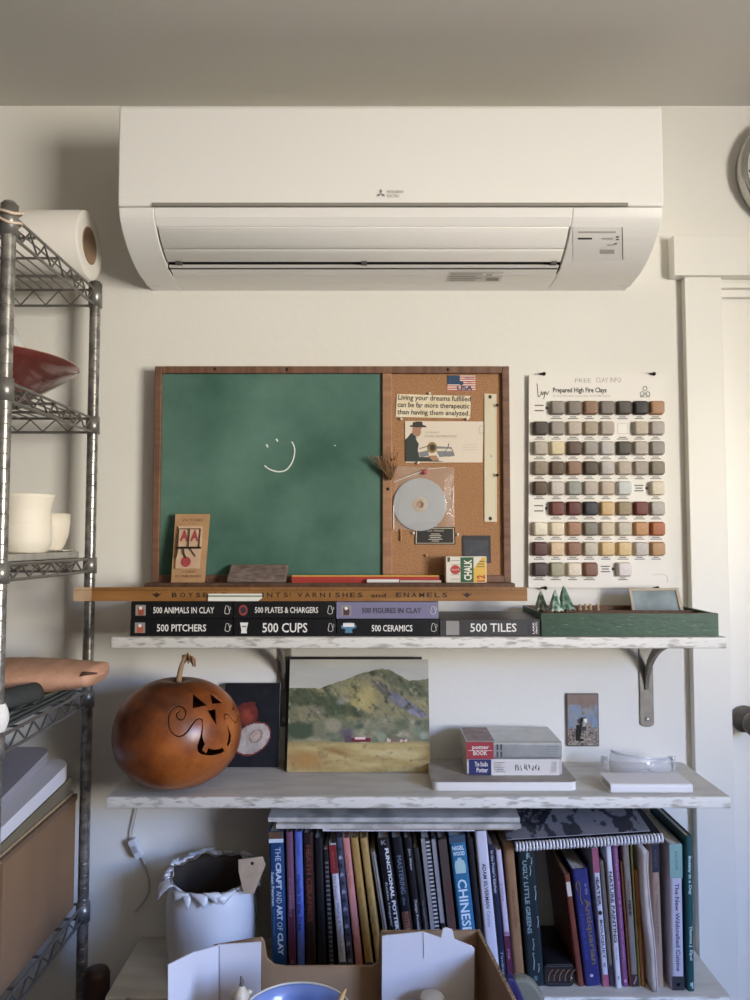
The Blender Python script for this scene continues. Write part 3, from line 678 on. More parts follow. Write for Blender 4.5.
for r_, row in enumerate(rows):
    for c_, col in enumerate(row):
        px, py = colx[c_]+(.7*(r_-4)*.12*(c_-3.5)/3.5), rowy[r_]
        if col is None or col == 'A':
            if col == 'A' or (r_ == 0 and c_ == 0):
                tx = px if r_ != 0 else px
                for q_, (w_, dy_) in enumerate(((5, -2.6), (4, 0), (5, 2.6))):
                    if q_ == 1 and r_ in (0, 5): continue
                    pm.box((at(tx-w_, py, yb).x, yb, at(px, py+dy_+.6, yb).z), (at(tx+w_-1, py, yb).x, yb+.0003, at(px, py+dy_-.6, yb).z), 1)
                a_ = at(px+7.3, py, yb); ar_ = MB(); ar_.prism([(a_.x-.0030, a_.z-.0042), (a_.x+.0042, a_.z), (a_.x-.0030, a_.z+.0042)], 1, yb, yb+.0004, 0); ar_.build('arrow_mark', inks, sb)
            continue
        for q_, w_ in ((0, 2.6), (1, 4.6)):
            w2 = w_+((r_*7+c_*5) % 3)*.5; yy = py+8.9+q_*1.7
            pm.box((at(px-w2, yy, yb).x, yb, at(px, yy+.45, yb).z), (at(px+w2, yy, yb).x, yb+.0003, at(px, yy-.45, yb).z), 1)
        p = at(px, py+.3, SBY)
        if col == 'W':
            s_ = .0118; bs_ = MB(); bs_.box((p.x-s_, yb, p.z-s_), (p.x+s_, yb+.0002, p.z+s_), 2); bs_.box((p.x-s_+.0007, yb-.0002, p.z-s_+.0007), (p.x+s_-.0007, yb, p.z+s_-.0007), 3); bs_.build('blank_square', inks+[plain('eae6dc')], sb); continue
        s_ = .0160; d_ = .0155; e_ = .0128; off_x = .0016
        mb = MB(); r0 = .004
        def ring(h, y_, rr, ox=0):
            out = []
            for (sx_, sz_, a0) in ((1, 1, 0), (-1, 1, 90), (-1, -1, 180), (1, -1, 270)):
                for k_ in range(4):
                    t = math.radians(a0+30*k_); out.append((ox+sx_*(h-rr)+rr*math.cos(t), y_, sz_*(h-rr)+rr*math.sin(t)))
            return out
        rings = [ring(s_, 0, r0), ring(s_, -d_*.45, r0), ring(s_-.0012, -d_*.8, r0), ring(e_+.001, -d_*.97, r0, off_x), ring(e_-.001, -d_, r0*.7, off_x)]
        vs = [v for rg in rings for v in rg]; n = 16
        fs = [(i*n+k_, (i+1)*n+k_, (i+1)*n+(k_+1) % n, i*n+(k_+1) % n) for i in range(4) for k_ in range(n)]+[tuple(range(5*n-1, 4*n-1, -1))]
        key = 'glaze_'+col
        if key not in MATS:
            base = hexc(col); dk = tuple(int(v*.97) for v in base); lt = tuple(min(255, int(v*1.03)) for v in base)
            mat(key, dk, .55, var=(120, .35, .65), col2=lt, bump=(120, .15))
        if tproto is None:
            mb.add(vs, fs, 0, True); t_o = mb.build('clay_tile', MATS[key], None); t_o.parent = sb; t_o.location = p-OFF[sb.name]; tproto = t_o
        else:
            t_o = tproto.copy(); t_o.data = tproto.data.copy(); t_o.data.materials[0] = MATS[key]; C.objects.link(t_o); t_o.parent = sb; t_o.location = p-OFF[sb.name]
pk_ = MB(); pk_.tube([at(x_, y_, yb) for x_, y_ in spline([(652.5, 575), (657, 574.3), (663, 574.2), (667, 577), (668-.6, 582)])], .0004, 5, 2); pk_.build('pencil_stroke', inks, sb)
pm.build('lettering', inks+[plain('eae6dc')], sb, label='black printed heading and captions with faint handwriting')
# ================================================================== BOOKS
M_PAGES = mat('book_pages', 'd6cfbf', .9, var=(300, .4, .6), col2='e4ddce', stretch=(1, .05, 1))
def book(M, W, H, D, cov, label, prints=None, mats=None, parent_group=None, th=.0022, name='book', soft=False, pages=None, loc=None, covmat=None, rsp=None):
    """book in local axes: spine at y=0 facing -y, thickness along x 0..W, height z 0..H, depth y 0..D.
    M places it; prints(mb, S) decorates the spine, S(u, v, lift) with u across 0..1, v up 0..1"""
    base = M @ Vector((W/2, D/2, 0)) if loc is None else Vector(loc)
    t = thing(name, label, 'book', tuple(base), parent_group)
    cm = covmat or mat('cover_'+cov, cov, .42, bump=(90, .05))
    rs = min(W*.35, .006) if rsp is None else rsp
    mb = MB(); pts = [(0, D), (0, rs)]
    for k in range(1, 5):
        a = PI+PI/2*k/4; pts.append((rs+rs*math.cos(a), rs+rs*math.sin(a)))
    for k in range(0, 5):
        a = 1.5*PI+PI/2*k/4; pts.append((W-rs+rs*math.cos(a), rs+rs*math.sin(a)))
    pts += [(W, D), (W-th, D), (W-th, th*1.6), (th, th*1.6), (th, D)]
    mb.prism(pts, 2, 0, H, 0, M)
    if prints:
        def S(u, v, l=0): return M @ Vector((u*W, -.0003-l, v*H))
        prints(mb, S)
    mb.build('cover', [cm]+(mats or []), t)
    p = MB(); i_ = 0 if soft else .003
    p.box((th*.9, th*1.5, i_), (W-th*.9, D-(.001 if soft else .004), H-i_), 0, M); p.build('pages', pages or M_PAGES, t)
    return t
def sq_(mb, S, u0, v0, u1, v1, mi, l=.0001): mb.add([S(u0, v0, l), S(u1, v0, l), S(u1, v1, l), S(u0, v1, l)], [(0, 1, 2, 3)], mi)
def down(mb, S, s, u0, u1, v0, v1, mi, l=.0003, bold=0):
    """lettering reading downwards on an upright spine between heights v1 (start) and v0"""
    vs, fs = text_geo(s, bold); mb.add([S(u0+(u1-u0)*y, v1-(v1-v0)*x, l) for x, y in vs], fs, mi)
def level(mb, S, s, u0, u1, v0, v1, mi, l=.0003, bold=0):
    vs, fs = text_geo(s, bold); mb.add([S(u0+(u1-u0)*x, v0+(v1-v0)*y, l) for x, y in vs], fs, mi)

# lying row on the upper shelf; local spine axes: z along the shelf, x is thickness
FY = 1.512
def lying(px0, px1, z0, z1, cov, label, title, tu, size=(.25, .75), img=None, extra=None, light=False, depth=.175):
    xa, xb = at(px0, 617, FY).x, at(px1, 617, FY).x
    # local x -> world z, local z -> world x
    M = Matrix(((0, 0, 1, xa), (0, 1, 0, FY), (1, 0, 0, z0), (0, 0, 0, 1)))
    mats_ = [plain('e6e2da'), plain(img or 'a8432f'), plain('8f8a84'), plain('2f2c33')]
    def pr(mb, S):
        vs, fs = text_geo(title, .012)
        mb.add([S(size[0]+(size[1]-size[0])*y, tu[0]+(tu[1]-tu[0])*x, .0004) for x, y in vs], fs, 4 if light else 1)
        if extra: extra(mb, S)
    return book(M, z1-z0-.0004, xb-xa, depth, cov, label, pr, mats_, 'row of black pottery books on the upper shelf', rsp=.002)
def icon(kind):
    def f(mb, S):
        n = 12
        if kind == 'figure':
            mb.add([S(.2+.6*v, .045+u*.10, .0004) for u, v in ((0, 0), (1, 0), (1, 1), (0, 1))], [(0, 1, 2, 3)], 3)
            mb.add([S(.22+.5*v, .06+u*.07, .0006) for u, v in ((.1, 0), (.9, 0), (1, .5), (.7, 1), (.4, .8), (.1, .9))], [tuple(range(6))], 2)
            mb.add([S(.62+.1*math.sin(2*PI*i/n), .095+.016*math.cos(2*PI*i/n), .0007) for i in range(n)], [tuple(range(n))], 1)
        elif kind == 'disc':
            mb.add([S(.5+.32*math.sin(2*PI*i/n), .095+.045*math.cos(2*PI*i/n), .0005) for i in range(n)], [tuple(range(n))], 2)
            mb.add([S(.5+.2*math.sin(2*PI*i/n), .095+.028*math.cos(2*PI*i/n), .0006) for i in range(n)], [tuple(range(n))], 4)
        elif kind == 'cup':
            mb.add([S(.18+.62*v, .05+u*.10, .0005) for u, v in ((.2, 0), (.8, 0), (.75, .3), (.9, 1), (.1, 1), (.25, .3))], [tuple(range(6))], 1)
            mb.add([S(.18+.62*v, .05+u*.10, .0006) for u, v in ((.3, .55), (.7, .55), (.75, .7), (.25, .7))], [(0, 1, 2, 3)], 3)
        elif kind == 'bowl':
            mb.add([S(.2+.6*v, .04+u*.15, .0005) for u, v in ((.25, 0), (.75, 0), (.7, .35), (1, .5), (1, .75), (.7, .8), (.7, 1), (.2, 1), (.2, .8), (0, .7), (0, .45), (.3, .35))], [tuple(range(12))], 2)
            mb.add([S(.55+.22*v, .06+u*.11, .0006) for u, v in ((0, 0), (1, 0), (1, 1), (0, 1))], [(0, 1, 2, 3)], 1)
        # small publisher's pot outline at the right end
        pts = [(.30, .93), (.28, .955), (.36, .972), (.56, .965), (.74, .955), (.76, .935), (.58, .928), (.40, .922), (.30, .93)]
        mb.tube([S(a, b, .0004) for a, b in pts], .0006, 4, 1)
        mb.tube([S(.5, .972, .0004), S(.62, .985, .0004), S(.70, .972, .0004)], .0005, 4, 1)
    return f
def tiles_end(mb, S):
    mb.add([S(a, b, .0004) for a, b in ((.08, .06), (.08, .19), (.92, .19), (.92, .06))], [(0, 1, 2, 3)], 3)
    mb.add([S(a, b, .0006) for a, b in ((.18, .08), (.18, .15), (.80, .15), (.80, .08))], [(0, 1, 2, 3)], 2)
    mb.add([S(a, b, .0004) for a, b in ((.06, .88), (.06, .97), (.94, .97), (.94, .88))], [(0, 1, 2, 3)], 4)
    for t_, u in (('LARK', .925), ('CRAFTS', .955)):
        vs, fs = text_geo(t_, .02); mb.add([S(.15+.7*x, u-.018*y+.012, .0007) for x, y in vs], fs, 1)
z0, z1, z2 = UZ, UZ+.0345, UZ+.0695
lying(130.5, 233, z0, z1, '0d0c0e', 'black book reading 500 PITCHERS, left end of the bottom row', '500 PITCHERS', (.26, .74), (.28, .70), 'b0583c', icon('figure'))
lying(234, 336, z0, z1, '0c0b0d', 'black book reading 500 CUPS in the bottom row', '500 CUPS', (.28, .72), (.22, .78), 'a8a29c', icon('cup'))
lying(337, 439, z0, z1, '0d0c0e', 'black book reading 500 CERAMICS in the bottom row', '500 CERAMICS', (.34, .74), (.28, .66), '4f7f9a', icon('bowl'))
lying(440, 540.5, z0, z1-.001, '3b3938', 'grey black book reading 500 TILES with its cover top showing', '500 TILES', (.30, .76), (.26, .78), '8e8a84', tiles_end)
def lark(mb, S): pass
lying(131, 232.5, z1, z2, '100f11', 'black book reading 500 ANIMALS IN CLAY, left end of the top row', '500 ANIMALS IN CLAY', (.22, .82), (.32, .68), '9a4a34', icon('figure'))
lying(233.5, 335.5, z1, z2, '0f0e10', 'black book reading 500 PLATES & CHARGERS in the top row', '500 PLATES & CHARGERS', (.21, .83), (.34, .68), '8e3b35', icon('disc'))
lying(336.5, 438.5, z1, z2-.001, '7a7690', 'pale lilac book reading 500 FIGURES IN CLAY in the top row', '500 FIGURES IN CLAY', (.25, .83), (.34, .66), '4a3038', icon('figure'), True)
# TILES spine: square picture on its left, publisher block at right
# yardstick
m = MB(); ya, yb_ = at(74, 594, 1.520).x, at(527, 594, 1.520).x; YZ = z2
m.box((ya+.036, 1.518, YZ), (yb_, 1.523, YZ+.0275), 0); m.box((ya, 1.518, YZ), (ya+.036, 1.523, YZ+.0275), 1)
m.box((ya+.002, 1.5178, YZ+.0215), (yb_-.001, 1.518, YZ+.0222), 2)
for i in range(36):
    x = ya+.04+i*.0240; m.box((x, 1.5177, YZ+.0225), (x+.0008, 1.518, YZ+.0265), 2)
    for k in range(1, 4): m.box((x+.006*k, 1.5177, YZ+.0245), (x+.006*k+.0005, 1.518, YZ+.0265), 2)
def yt(s, px0, px1, h=.0095, z=.0075):
    a = at(px0, 594, 1.5175).x; b = at(px1, 594, 1.5175).x; m.text(s, (a, 1.5176, YZ+z), (1, 0, 0), (0, 0, 1), b-a, h, 2, .02)
for s, a, b in (('B', 172, 177), ('O', 180, 185.5), ('Y', 188, 193), ('S', 196, 200.5), ('E', 203, 207), ('N', 210, 215), ('P', 222, 227), ('A', 252, 257), ('I', 262, 263.6), ('N', 267, 272.5), ('T', 275.5, 280.5), ('S', 283.5, 288), (',', 289.6, 290.6)): yt(s, a, b)
for i, s in enumerate('VARNISHES'): yt(s, 297.5+7.5*i+(1.6 if s == 'I' else 0), 302.7+7.5*i if s != 'I' else 300.6+7.5*i)
yt('and', 371, 386, .008)
for i, s in enumerate('ENAMELS'): yt(s, 396+7.7*i, 401.4+7.7*i)
for px in (156.5, 467):
    p = at(px, 594, 1.5175); m.prism([(p.x-.011, YZ+.0155), (p.x-.004, YZ+.014), (p.x, YZ+.0175), (p.x+.004, YZ+.014), (p.x+.011, YZ+.0155), (p.x+.004, YZ+.010), (p.x, YZ+.0065), (p.x-.004, YZ+.010)], 1, 1.5176, 1.518, 2)
single(m, 'yardstick', [mat('yardstick_wood', '7c5226', .45, var=(18, .3, .7), col2='976a39', stretch=(.4, 1, 4)), mat('yardstick_bare_end', 'a98a6a', .7, var=(30, .3, .7), col2='bda07e'), plain('2a1808')], 'wooden yardstick with dark paint-shop lettering standing on edge along the books', 'yardstick')
# pale eraser strip lying in front of the yardstick
m = MB(); xa, xb = at(208, 597, 1.513).x, at(262, 597, 1.513).x
m.prism([(xa, z2+.0002), (xb-.008, z2+.0002), (xb, z2+.006), (xb, z2+.0085), (xa, z2+.0085)], 1, 1.5135, 1.5165, 0); m.prism([(xa, z2+.0088), (xb, z2+.0088), (xb, z2+.0115), (xa+.001, z2+.0115)], 1, 1.5135, 1.5165, 1); m.prism([(xa, z2+.0117), (xb, z2+.0117), (xb-.001, z2+.0150), (xa+.001, z2+.0150)], 1, 1.5135, 1.5165, 0)
single(m, 'paper_strip', [plain('e2dfd2'), plain('7f8f74')], 'short folded white and green strip covering part of the yardstick lettering', 'paper strip')

# ================================================================== GREEN CRATE and what stands in it
M_GREEN = mat('crate_green', '1c3b22', .5, var=(7, .3, .7), col2='274c2d', bump=(60, .2), stretch=(1, 1, 2))
M_CIN = mat('crate_inside', '5b4030', .7, var=(20, .3, .7), col2='765541', stretch=(5, 1, 1))
cr_ = thing('green_crate', 'shallow green painted wooden tray at the right end of the upper shelf', 'crate', (.51, 1.605, UZ))
xa, xb = at(541.5, 625, 1.508).x, at(718.5, 625, 1.508).x; CT = UZ+.0455; y0, y1 = 1.508, 1.70
m = MB(); m.box((xa, y0, UZ+.001), (xb, y0+.010, CT), 0); m.box((xa+.001, y0+.0005, CT), (xb-.001, y0+.0095, CT+.0006), 1)
wr = random.Random(2)
for i in range(26):
    x = wr.uniform(xa+.01, xb-.02); z = wr.uniform(UZ+.006, CT-.006); l_ = wr.uniform(.002, .012)
    m.box((x, y0-.0002, z), (x+l_, y0, z+wr.uniform(.0005, .0011)), 2)
m.build('front_board', [M_GREEN, M_CIN, plain('5d7763')], cr_, bevel=.0012)
m = MB(); m.box((xa, y0+.010, UZ+.001), (xa+.008, y1, CT)); m.build('side_board', [M_GREEN], cr_, bevel=.001)
m = MB(); m.box((xb-.008, y0+.010, UZ+.001), (xb, y1, CT)); m.build('side_board', [M_GREEN], cr_, bevel=.001)
m = MB(); m.box((xa+.008, y1-.010, UZ+.001), (xb-.008, y1, CT)); m.build('back_board', [M_CIN], cr_, bevel=.001)
m = MB(); m.box((xa+.008, y0+.010, UZ+.001), (xb-.008, y1-.010, UZ+.008)); m.build('bottom_board', [M_CIN], cr_)
m = MB(); m.box((xa+.10, y0+.085, UZ+.008), (xb-.012, y0+.105, CT-.003)); m.box((xa+.008, y0+.010, CT-.008), (xa+.105, y0+.075, CT-.002)); m.build('divider', [M_CIN], cr_, bevel=.001)
# three small green pine trees
def pine(px, py, hgt, Y, col, lab_, lean=0):
    zb = CT-.002; b = at(px, py, Y); t = thing('pine_figurine', lab_, 'figurine', (b.x, Y, zb), 'small ceramic pine trees')
    m = MB(); m.lathe([(0, 0), (.0035, 0), (.003, .012), (0, .012)], (b.x, Y, zb), 10); m.build('trunk', plain('6a5138'), t)
    f = MB(); rr = random.Random(int(px))
    tiers = 4; R0 = hgt*.31
    for i in range(tiers):
        u = i/tiers; zb_ = hgt*(.16+.66*u); zt2 = min(hgt, zb_+hgt*.36); r0 = R0*(1-.72*u); n = 14; vs = []
        for j in range(4):
            q = j/3
            for k in range(n):
                a = 2*PI*k/n; wob = 1+(.16 if k % 2 else -.10)*(1-q)+rr.uniform(-.05, .05)*(1-q)
                r = r0*(1-q)**.8*wob+.0006; vs.append((b.x+lean*(zb_+(zt2-zb_)*q)+r*math.cos(a), Y+r*math.sin(a), zb+zb_+(zt2-zb_)*q-(.003 if k % 2 and j == 0 else 0)))
        fs = [(j*n+k, j*n+(k+1) % n, (j+1)*n+(k+1) % n, (j+1)*n+k) for j in range(3) for k in range(n)]+[tuple(range(n-1, -1, -1)), tuple(range(3*n, 4*n))]
        f.add(vs, fs, 0, False)
    f.build('foliage', col, t)
PG = lambda n, a, b: mat(n, a, .4, var=(90, .42, .58), col2=b)
pine(541, 606, .044, 1.560, PG('pine_pale', '4d6a58', 'a9b3a4'), 'small frosted ceramic pine tree at the left corner of the green tray', 0)
pine(555.5, 611, .048, 1.530, PG('pine_green', '3f6a52', 'b4c0b2'), 'small ceramic pine tree with white dabs, middle of the three', 0)
pine(566.5, 609, .055, 1.548, PG('pine_deep', '3b5c4a', '74907e'), 'tallest ceramic pine tree, right one of the three in the green tray', -.1)
# little wooden pegs standing in the tray
for px, lab_ in ((580, 'pale wooden peg nearest the ceramic pine trees in the tray'), (585.5, 'second pale wooden peg from the pine trees in the tray'), (590.5, 'third pale wooden peg from the pine trees in the tray'), (598, 'pale wooden peg farthest right from the pine trees in the tray')):
    b = at(px, 606, 1.64); m = MB(); m.lathe([(0, 0), (.004, 0), (.004, .034), (.0025, .036), (.0032, .044), (0, .046)], (b.x, 1.64, UZ+.0085), 10)
    single(m, 'wooden_peg', plain('b59a74'), lab_, 'peg', 'wooden pegs in the green tray')
# framed slate leaning back in the tray
sl = thing('small_framed_slate', 'small cream-framed blue-grey slate leaning in the green tray', 'framed slate', (at(655, 607, 1.66).x, 1.66, UZ+.008))
q = [at(632, 609, 1.640), at(683.5, 609, 1.640), at(678, 588.5, 1.668), at(628, 589, 1.668)]
q[0].z -= .030; q[1].z -= .030; q[0].y = q[1].y = 1.628
def Ps(u, v, l=0):
    p = (q[0]*(1-u)+q[1]*u)*(1-v)+(q[3]*(1-u)+q[2]*u)*v; return p+Vector((0, -.86, .5))*l
m = MB()
for a in ((0, 0, .05, 1), (.93, 0, 1, 1), (.05, .93, .93, 1), (.05, 0, .93, .06)): slab(m, Ps, a[0], a[1], a[2], a[3], -.003, .004, 0)
m.build('frame', plain('b9ad98'), sl, bevel=.0006)
m = MB(); slab(m, Ps, .045, .055, .935, .935, -.002, .001, 0); m.build('slate', mat('slate_smear', '7a8688', .7, var=(22, .35, .65), col2='98a3a4'), sl)

# ================================================================== WIRE SHELVING at the left
M_CHR = mat('shelf_chrome', '7d7b77', .28, .7, var=(60, .4, .6), col2='a5a29c')
M_CHR2 = mat('shelf_wire', '8a8782', .34, .65)
PX, PX2, PYF, PYB = -.628, -1.30, 1.262, 1.660
wr_ = thing('wire_shelving', 'tall chrome wire shelving unit cut off by the left edge', 'shelving', (-.96, 1.46, 0))
for x in (PX, PX2):
    for y in (PYF, PYB):
        m = MB(); r = .0117; prof = [(0, 0), (.016, 0), (.016, .01), (r, .014)]
        z = .03
        while z < 1.96:
            prof += [(r, z-.0004), (r, z), (r-.0010, z+.0005), (r-.0010, z+.0014), (r, z+.0019), (r, z+.0023)]; z += .0254
        prof += [(r, 1.987), (.010, 1.990), (0, 1.990)]
        m.lathe(prof, (x, y, 0), 18); m.build('post', M_CHR, wr_)
levels = [(1.935, 1.971), (1.649, 1.680), (1.341, 1.368), (1.051, 1.081), (.596, .627)]
for lz, hz in levels:
    m = MB(); rw = .0030
    def truss(a, b):
        a = Vector(a); b = Vector(b); L = (b-a).length; n = max(4, round(L/.032)); n += n % 2
        m.tube([a+Vector((0, 0, lz)), b+Vector((0, 0, lz))], rw, 8); m.tube([a+Vector((0, 0, hz)), b+Vector((0, 0, hz))], rw, 8)
        pts = []
        for i in range(n+1):
            p = a.lerp(b, .04+.92*i/n); pts.append(p+Vector((0, 0, (lz+.002) if i % 2 else (hz-.003))))
        m.tube(pts, .0021, 6)
    truss((PX, PYF, 0), (PX, PYB, 0)); truss((PX2, PYF, 0), (PX2, PYB, 0)); truss((PX, PYB, 0), (PX2, PYB, 0)); truss((PX, PYF, 0), (PX2, PYF, 0))
    x = PX-.022
    while x > PX2+.01:
        m.tube([(x, PYF, hz+.0005), (x, PYB, hz+.0005)], .0018, 6); x -= .0235
    for y in (PYF+.10, PYF+.20, PYF+.30): m.tube([(PX, y, hz-.003), (PX2, y, hz-.003)], .0028, 6)
    for x in (PX, PX2):
        for y in (PYF, PYB): m.lathe([(.0117, lz-.004), (.0152, lz-.004), (.0145, hz+(.014 if lz > 1.9 else .004)), (.0117, hz+(.014 if lz > 1.9 else .004))], (x, y, 0), 18)
    m.build('wire_shelf', M_CHR2, wr_)
# rubber bands round the front post
for k, (zz, tl_, lab_) in enumerate(((1.967, .10, 'upper pale rubber band round the front shelving post'), (1.954, -.16, 'lower pale rubber band round the front shelving post'))):
    m = MB(); pts = []
    for i in range(29):
        a = 2*PI*i/28; pts.append((PX+.0178*math.cos(a)*(1.0+.12*math.sin(3*a+k)), PYF+.0178*math.sin(a), zz+.004*math.sin(2*a+k)+tl_*.03*math.cos(a)))
    m.tube(pts, .0028, 6, cap=False); single(m, 'rubber_band', plain('cbb7a4'), lab_, 'rubber band', 'rubber bands on the post')
# roll of paper on the top shelf
pr_ = thing('paper_roll', 'thick roll of white paper lying on the top wire shelf', 'paper roll', (-.78, 1.598, 1.9745))
R_ = .0728; zc_ = 1.9747+R_; xe = at(90, 247, 1.60).x
m = MB(); prof = [(.0395, xe-.0005), (.046, xe), (.058, xe-.0007), (R_-.002, xe), (R_, xe-.002), (R_, xe-.22), (R_+.0006, xe-.222), (R_+.0006, xe-.40), (.0395, xe-.40)]
m.lathe(prof, (0, 1.598, zc_), 64, 0, 'x'); m.build('paper', mat('white_paper_roll', 'd9d4cb', .85), pr_)
m = MB(); m.lathe([(.0395, xe-.40), (.0395, xe+.0006), (.0368, xe+.0006), (.0368, xe-.40)], (0, 1.598, zc_), 48, 0, 'x'); m.build('core', mat('core_card', '8a7158', .9), pr_)
# dark red dish with a white bowl in it on the second shelf
def turned(name, prof, c, m_, label, cat, group=None, n=64):
    mb = MB(); mb.lathe(prof, c, n); return single(mb, name, m_, label, cat, group)
zb2 = 1.6826
M_RED = mat('red_glaze', '4a221f', .22, var=(9, .3, .7), col2='65312c', coat=.5)
rd = thing('red_dish', 'wide dark red glazed dish on the second wire shelf', 'dish', (-.800, 1.482, zb2))
RD = .196
m = MB(); m.lathe([(0, .004), (.080, .004), (.080, 0), (.092, 0), (.095, .006), (.118, .023), (.150, .045), (.180, .066), (RD, .0775), (RD+.0005, .080), (RD-.003, .0815), (.172, .066), (.13, .036), (.07, .012), (0, .010)], (-.800, 1.482, zb2), 96); m.build('dish', M_RED, rd)
m = MB(); m.torus((-.800, 1.482, zb2+.0802), RD-.001, .0016, 'z', 96, 8); m.build('lip_highlight', mat('dish_lip_highlight', 'b9a08c', .3), rd, label='pale highlight line painted along the lip')  # pale ring stands in for the thin highlight along the dish rim
turned('white_bowl', [(.112, 0), (.118, 0), (.116, .012), (.110, .036), (.094, .085), (.066, .136), (.046, .146), (.044, .156), (.038, .156), (.036, .147), (0, .146), (0, .140), (.06, .130), (.088, .082), (.104, .036), (.112, 0)], (-.800, 1.482, zb2+.0350), mat('white_glaze_grey', 'c9c9c4', .3, coat=.3), 'white bowl turned upside down inside the dark red dish', 'bowl')
# slab and white pots on the third shelf
m = MB(); m.box((-1.05, 1.30, 1.3715), (-.646, 1.644, 1.3850)); single(m, 'kiln_shelf', mat('kiln_grey', '8a8780', .85, var=(30, .3, .7), col2='a19e96'), 'flat grey kiln slab lying on the third wire shelf under white pots', 'kiln slab', bevel=.002)
zk = 1.3854
M_WH = mat('unglazed_white', 'e0d8c8', .6)
M_WH2 = mat('unglazed_white_warm', 'dcd3c2', .6)
turned('white_pot', [(0, .003), (.034, .003), (.036, 0), (.040, 0), (.041, .004), (.0470, .010), (.0500, .024), (.0505, .050), (.0492, .0535), (.0490, .056), (.0482, .070), (.0474, .080), (.0484, .088), (.0535, .108), (.0548, .1135), (.0530, .1138), (.0490, .100), (.043, .080), (.042, .03), (.035, .008), (0, .007)], (-.688, 1.475, zk), M_WH, 'large waisted white pot with flared lip on the grey slab', 'pot', 'unglazed white pots')
turned('white_cup', [(0, .003), (.018, .003), (.018, 0), (.024, 0), (.025, .004), (.032, .014), (.039, .034), (.0415, .055), (.0425, .080), (.0405, .080), (.038, .055), (.034, .030), (0, .008)], (-.690, 1.590, zk), M_WH2, 'white cup standing behind the large white pot', 'cup', 'unglazed white pots')
turned('white_cup', [(0, .003), (.022, .003), (.022, 0), (.028, 0), (.031, .006), (.037, .03), (.039, .083), (.037, .083), (.034, .03), (0, .008)], (-.780, 1.50, zk), M_WH2, 'white cup left of the large pot, mostly past the photo edge', 'cup', 'unglazed white pots')
m = MB(); rr = random.Random(5); m.grid(8, 4, lambda u, v: (-.668+.024*u, 1.555+.06*v, zk+.0010+.0035*abs(math.sin(9*u+3*v))), 0); single(m, 'paper_scrap', plain('d8d0c0'), 'small crumpled paper scrap beside the cup on the slab', 'paper scrap', solid=.0008)
# fourth shelf: dark sheets, roll, peach coloured pouch
zd = 1.0835
m = MB(); m.box((-1.02, 1.275, zd), (-.640, 1.63, zd+.006)); m.box((-1.00, 1.285, zd+.0065), (-.646, 1.60, zd+.0115)); m.box((-1.03, 1.30, zd+.012), (-.652, 1.58, zd+.0165)); single(m, 'rubber_sheets', mat('dark_sheet', '3a3d3a', .7, var=(30, .3, .7), col2='4c4f4b'), 'flat stack of dark grey sheets on the fourth wire shelf', 'sheets', bevel=.001)
zs_ = zd+.0168
def curlf(u, v):
    return (-.80+.157*u, 1.31+.24*v, zs_+.0012+.010*u*u*(1-v)*v*2+.004*max(0, u-.7))
m = MB(); m.grid(14, 10, curlf, 0); single(m, 'cloth_sheet', mat('cloth_olive', '6b6a58', .9), 'thin olive cloth with a pale edge under the dark roll', 'cloth', solid=.0015)
m = MB(); pts = []; rl = Vector((-.662, 1.325, zs_+.024))
ax = Vector((.030, .088, 0))
def rollf(u, v):
    a = -.4+v*5.6; r = .0215+.0004*v
    return rl+ax*u+Vector((.95*math.cos(a)*r, -.32*math.cos(a)*r, math.sin(a)*r))
m.grid(6, 30, rollf, 0); single(m, 'rubber_roll', mat('dark_roll', '2f322f', .75, bump=(150, .3)), 'short dark grey roll lying on the dark sheets', 'roll', solid=.003)
def pouch(u, v):
    # u along from the hidden left end to the tip, v round
    x = -.90+.362*u; yc = 1.515-.01*u
    f_ = 1 if u < .5 else 1-.34*((u-.5)/.5)**1.5
    end = math.sqrt(max(0, 1-max(0, (u-.955)/.045)**2))*.97+.03
    w_ = .094*f_*end; h_ = .0335*(f_-.16*max(0, u-.5))*end
    a = 2*PI*v; ca, sa = math.cos(a), math.sin(a)
    zc = zs_+.0365+.004*u+.004*u*u
    return (x+.004*sa, yc+w_*math.copysign(abs(ca)**.9, ca), zc+h_*math.copysign(abs(sa)**.85, sa)+.0012*math.sin(60*u+3*v)*.4)
pc = thing('peach_pouch', 'flattened peach-coloured pouch with a dark open tip on the fourth wire shelf', 'pouch', (-.75, 1.515, zs_))
m = MB(); m.grid(60, 36, pouch, 0); m.build('pouch_body', mat('peach_leather', 'b98a6d', .65, var=(25, .3, .7), col2='c89a7d', bump=(140, .35)), pc)
m = MB(); m.grid(10, 5, lambda u, v: Vector(pouch(.934+.058*u, .40+.065*v*(1-.4*u)))+Vector((.0006, -.0006, .0010)), 0); m.build('open_tip', plain('4a2f22'), pc, label='dark slit opening at the tip')
# white tape wad on the front post
m = MB(); rr = random.Random(8); n = 22
m.grid(n, 12, lambda u, v: (PX+(.0135+.0055*math.sin(PI*v)*(1+.35*vnoise(u*8 % 8, v*5, 2)))*math.cos(2*PI*u), PYF+(.0135+.0055*math.sin(PI*v)*(1+.35*vnoise(u*8 % 8, v*5, 4)))*math.sin(2*PI*u), 1.093+.046*v), 0)
single(m, 'paper_tape', mat('white_tape', 'dedbd4', .8, bump=(80, .6)), 'white paper tape wrapped round the front shelving post', 'tape')
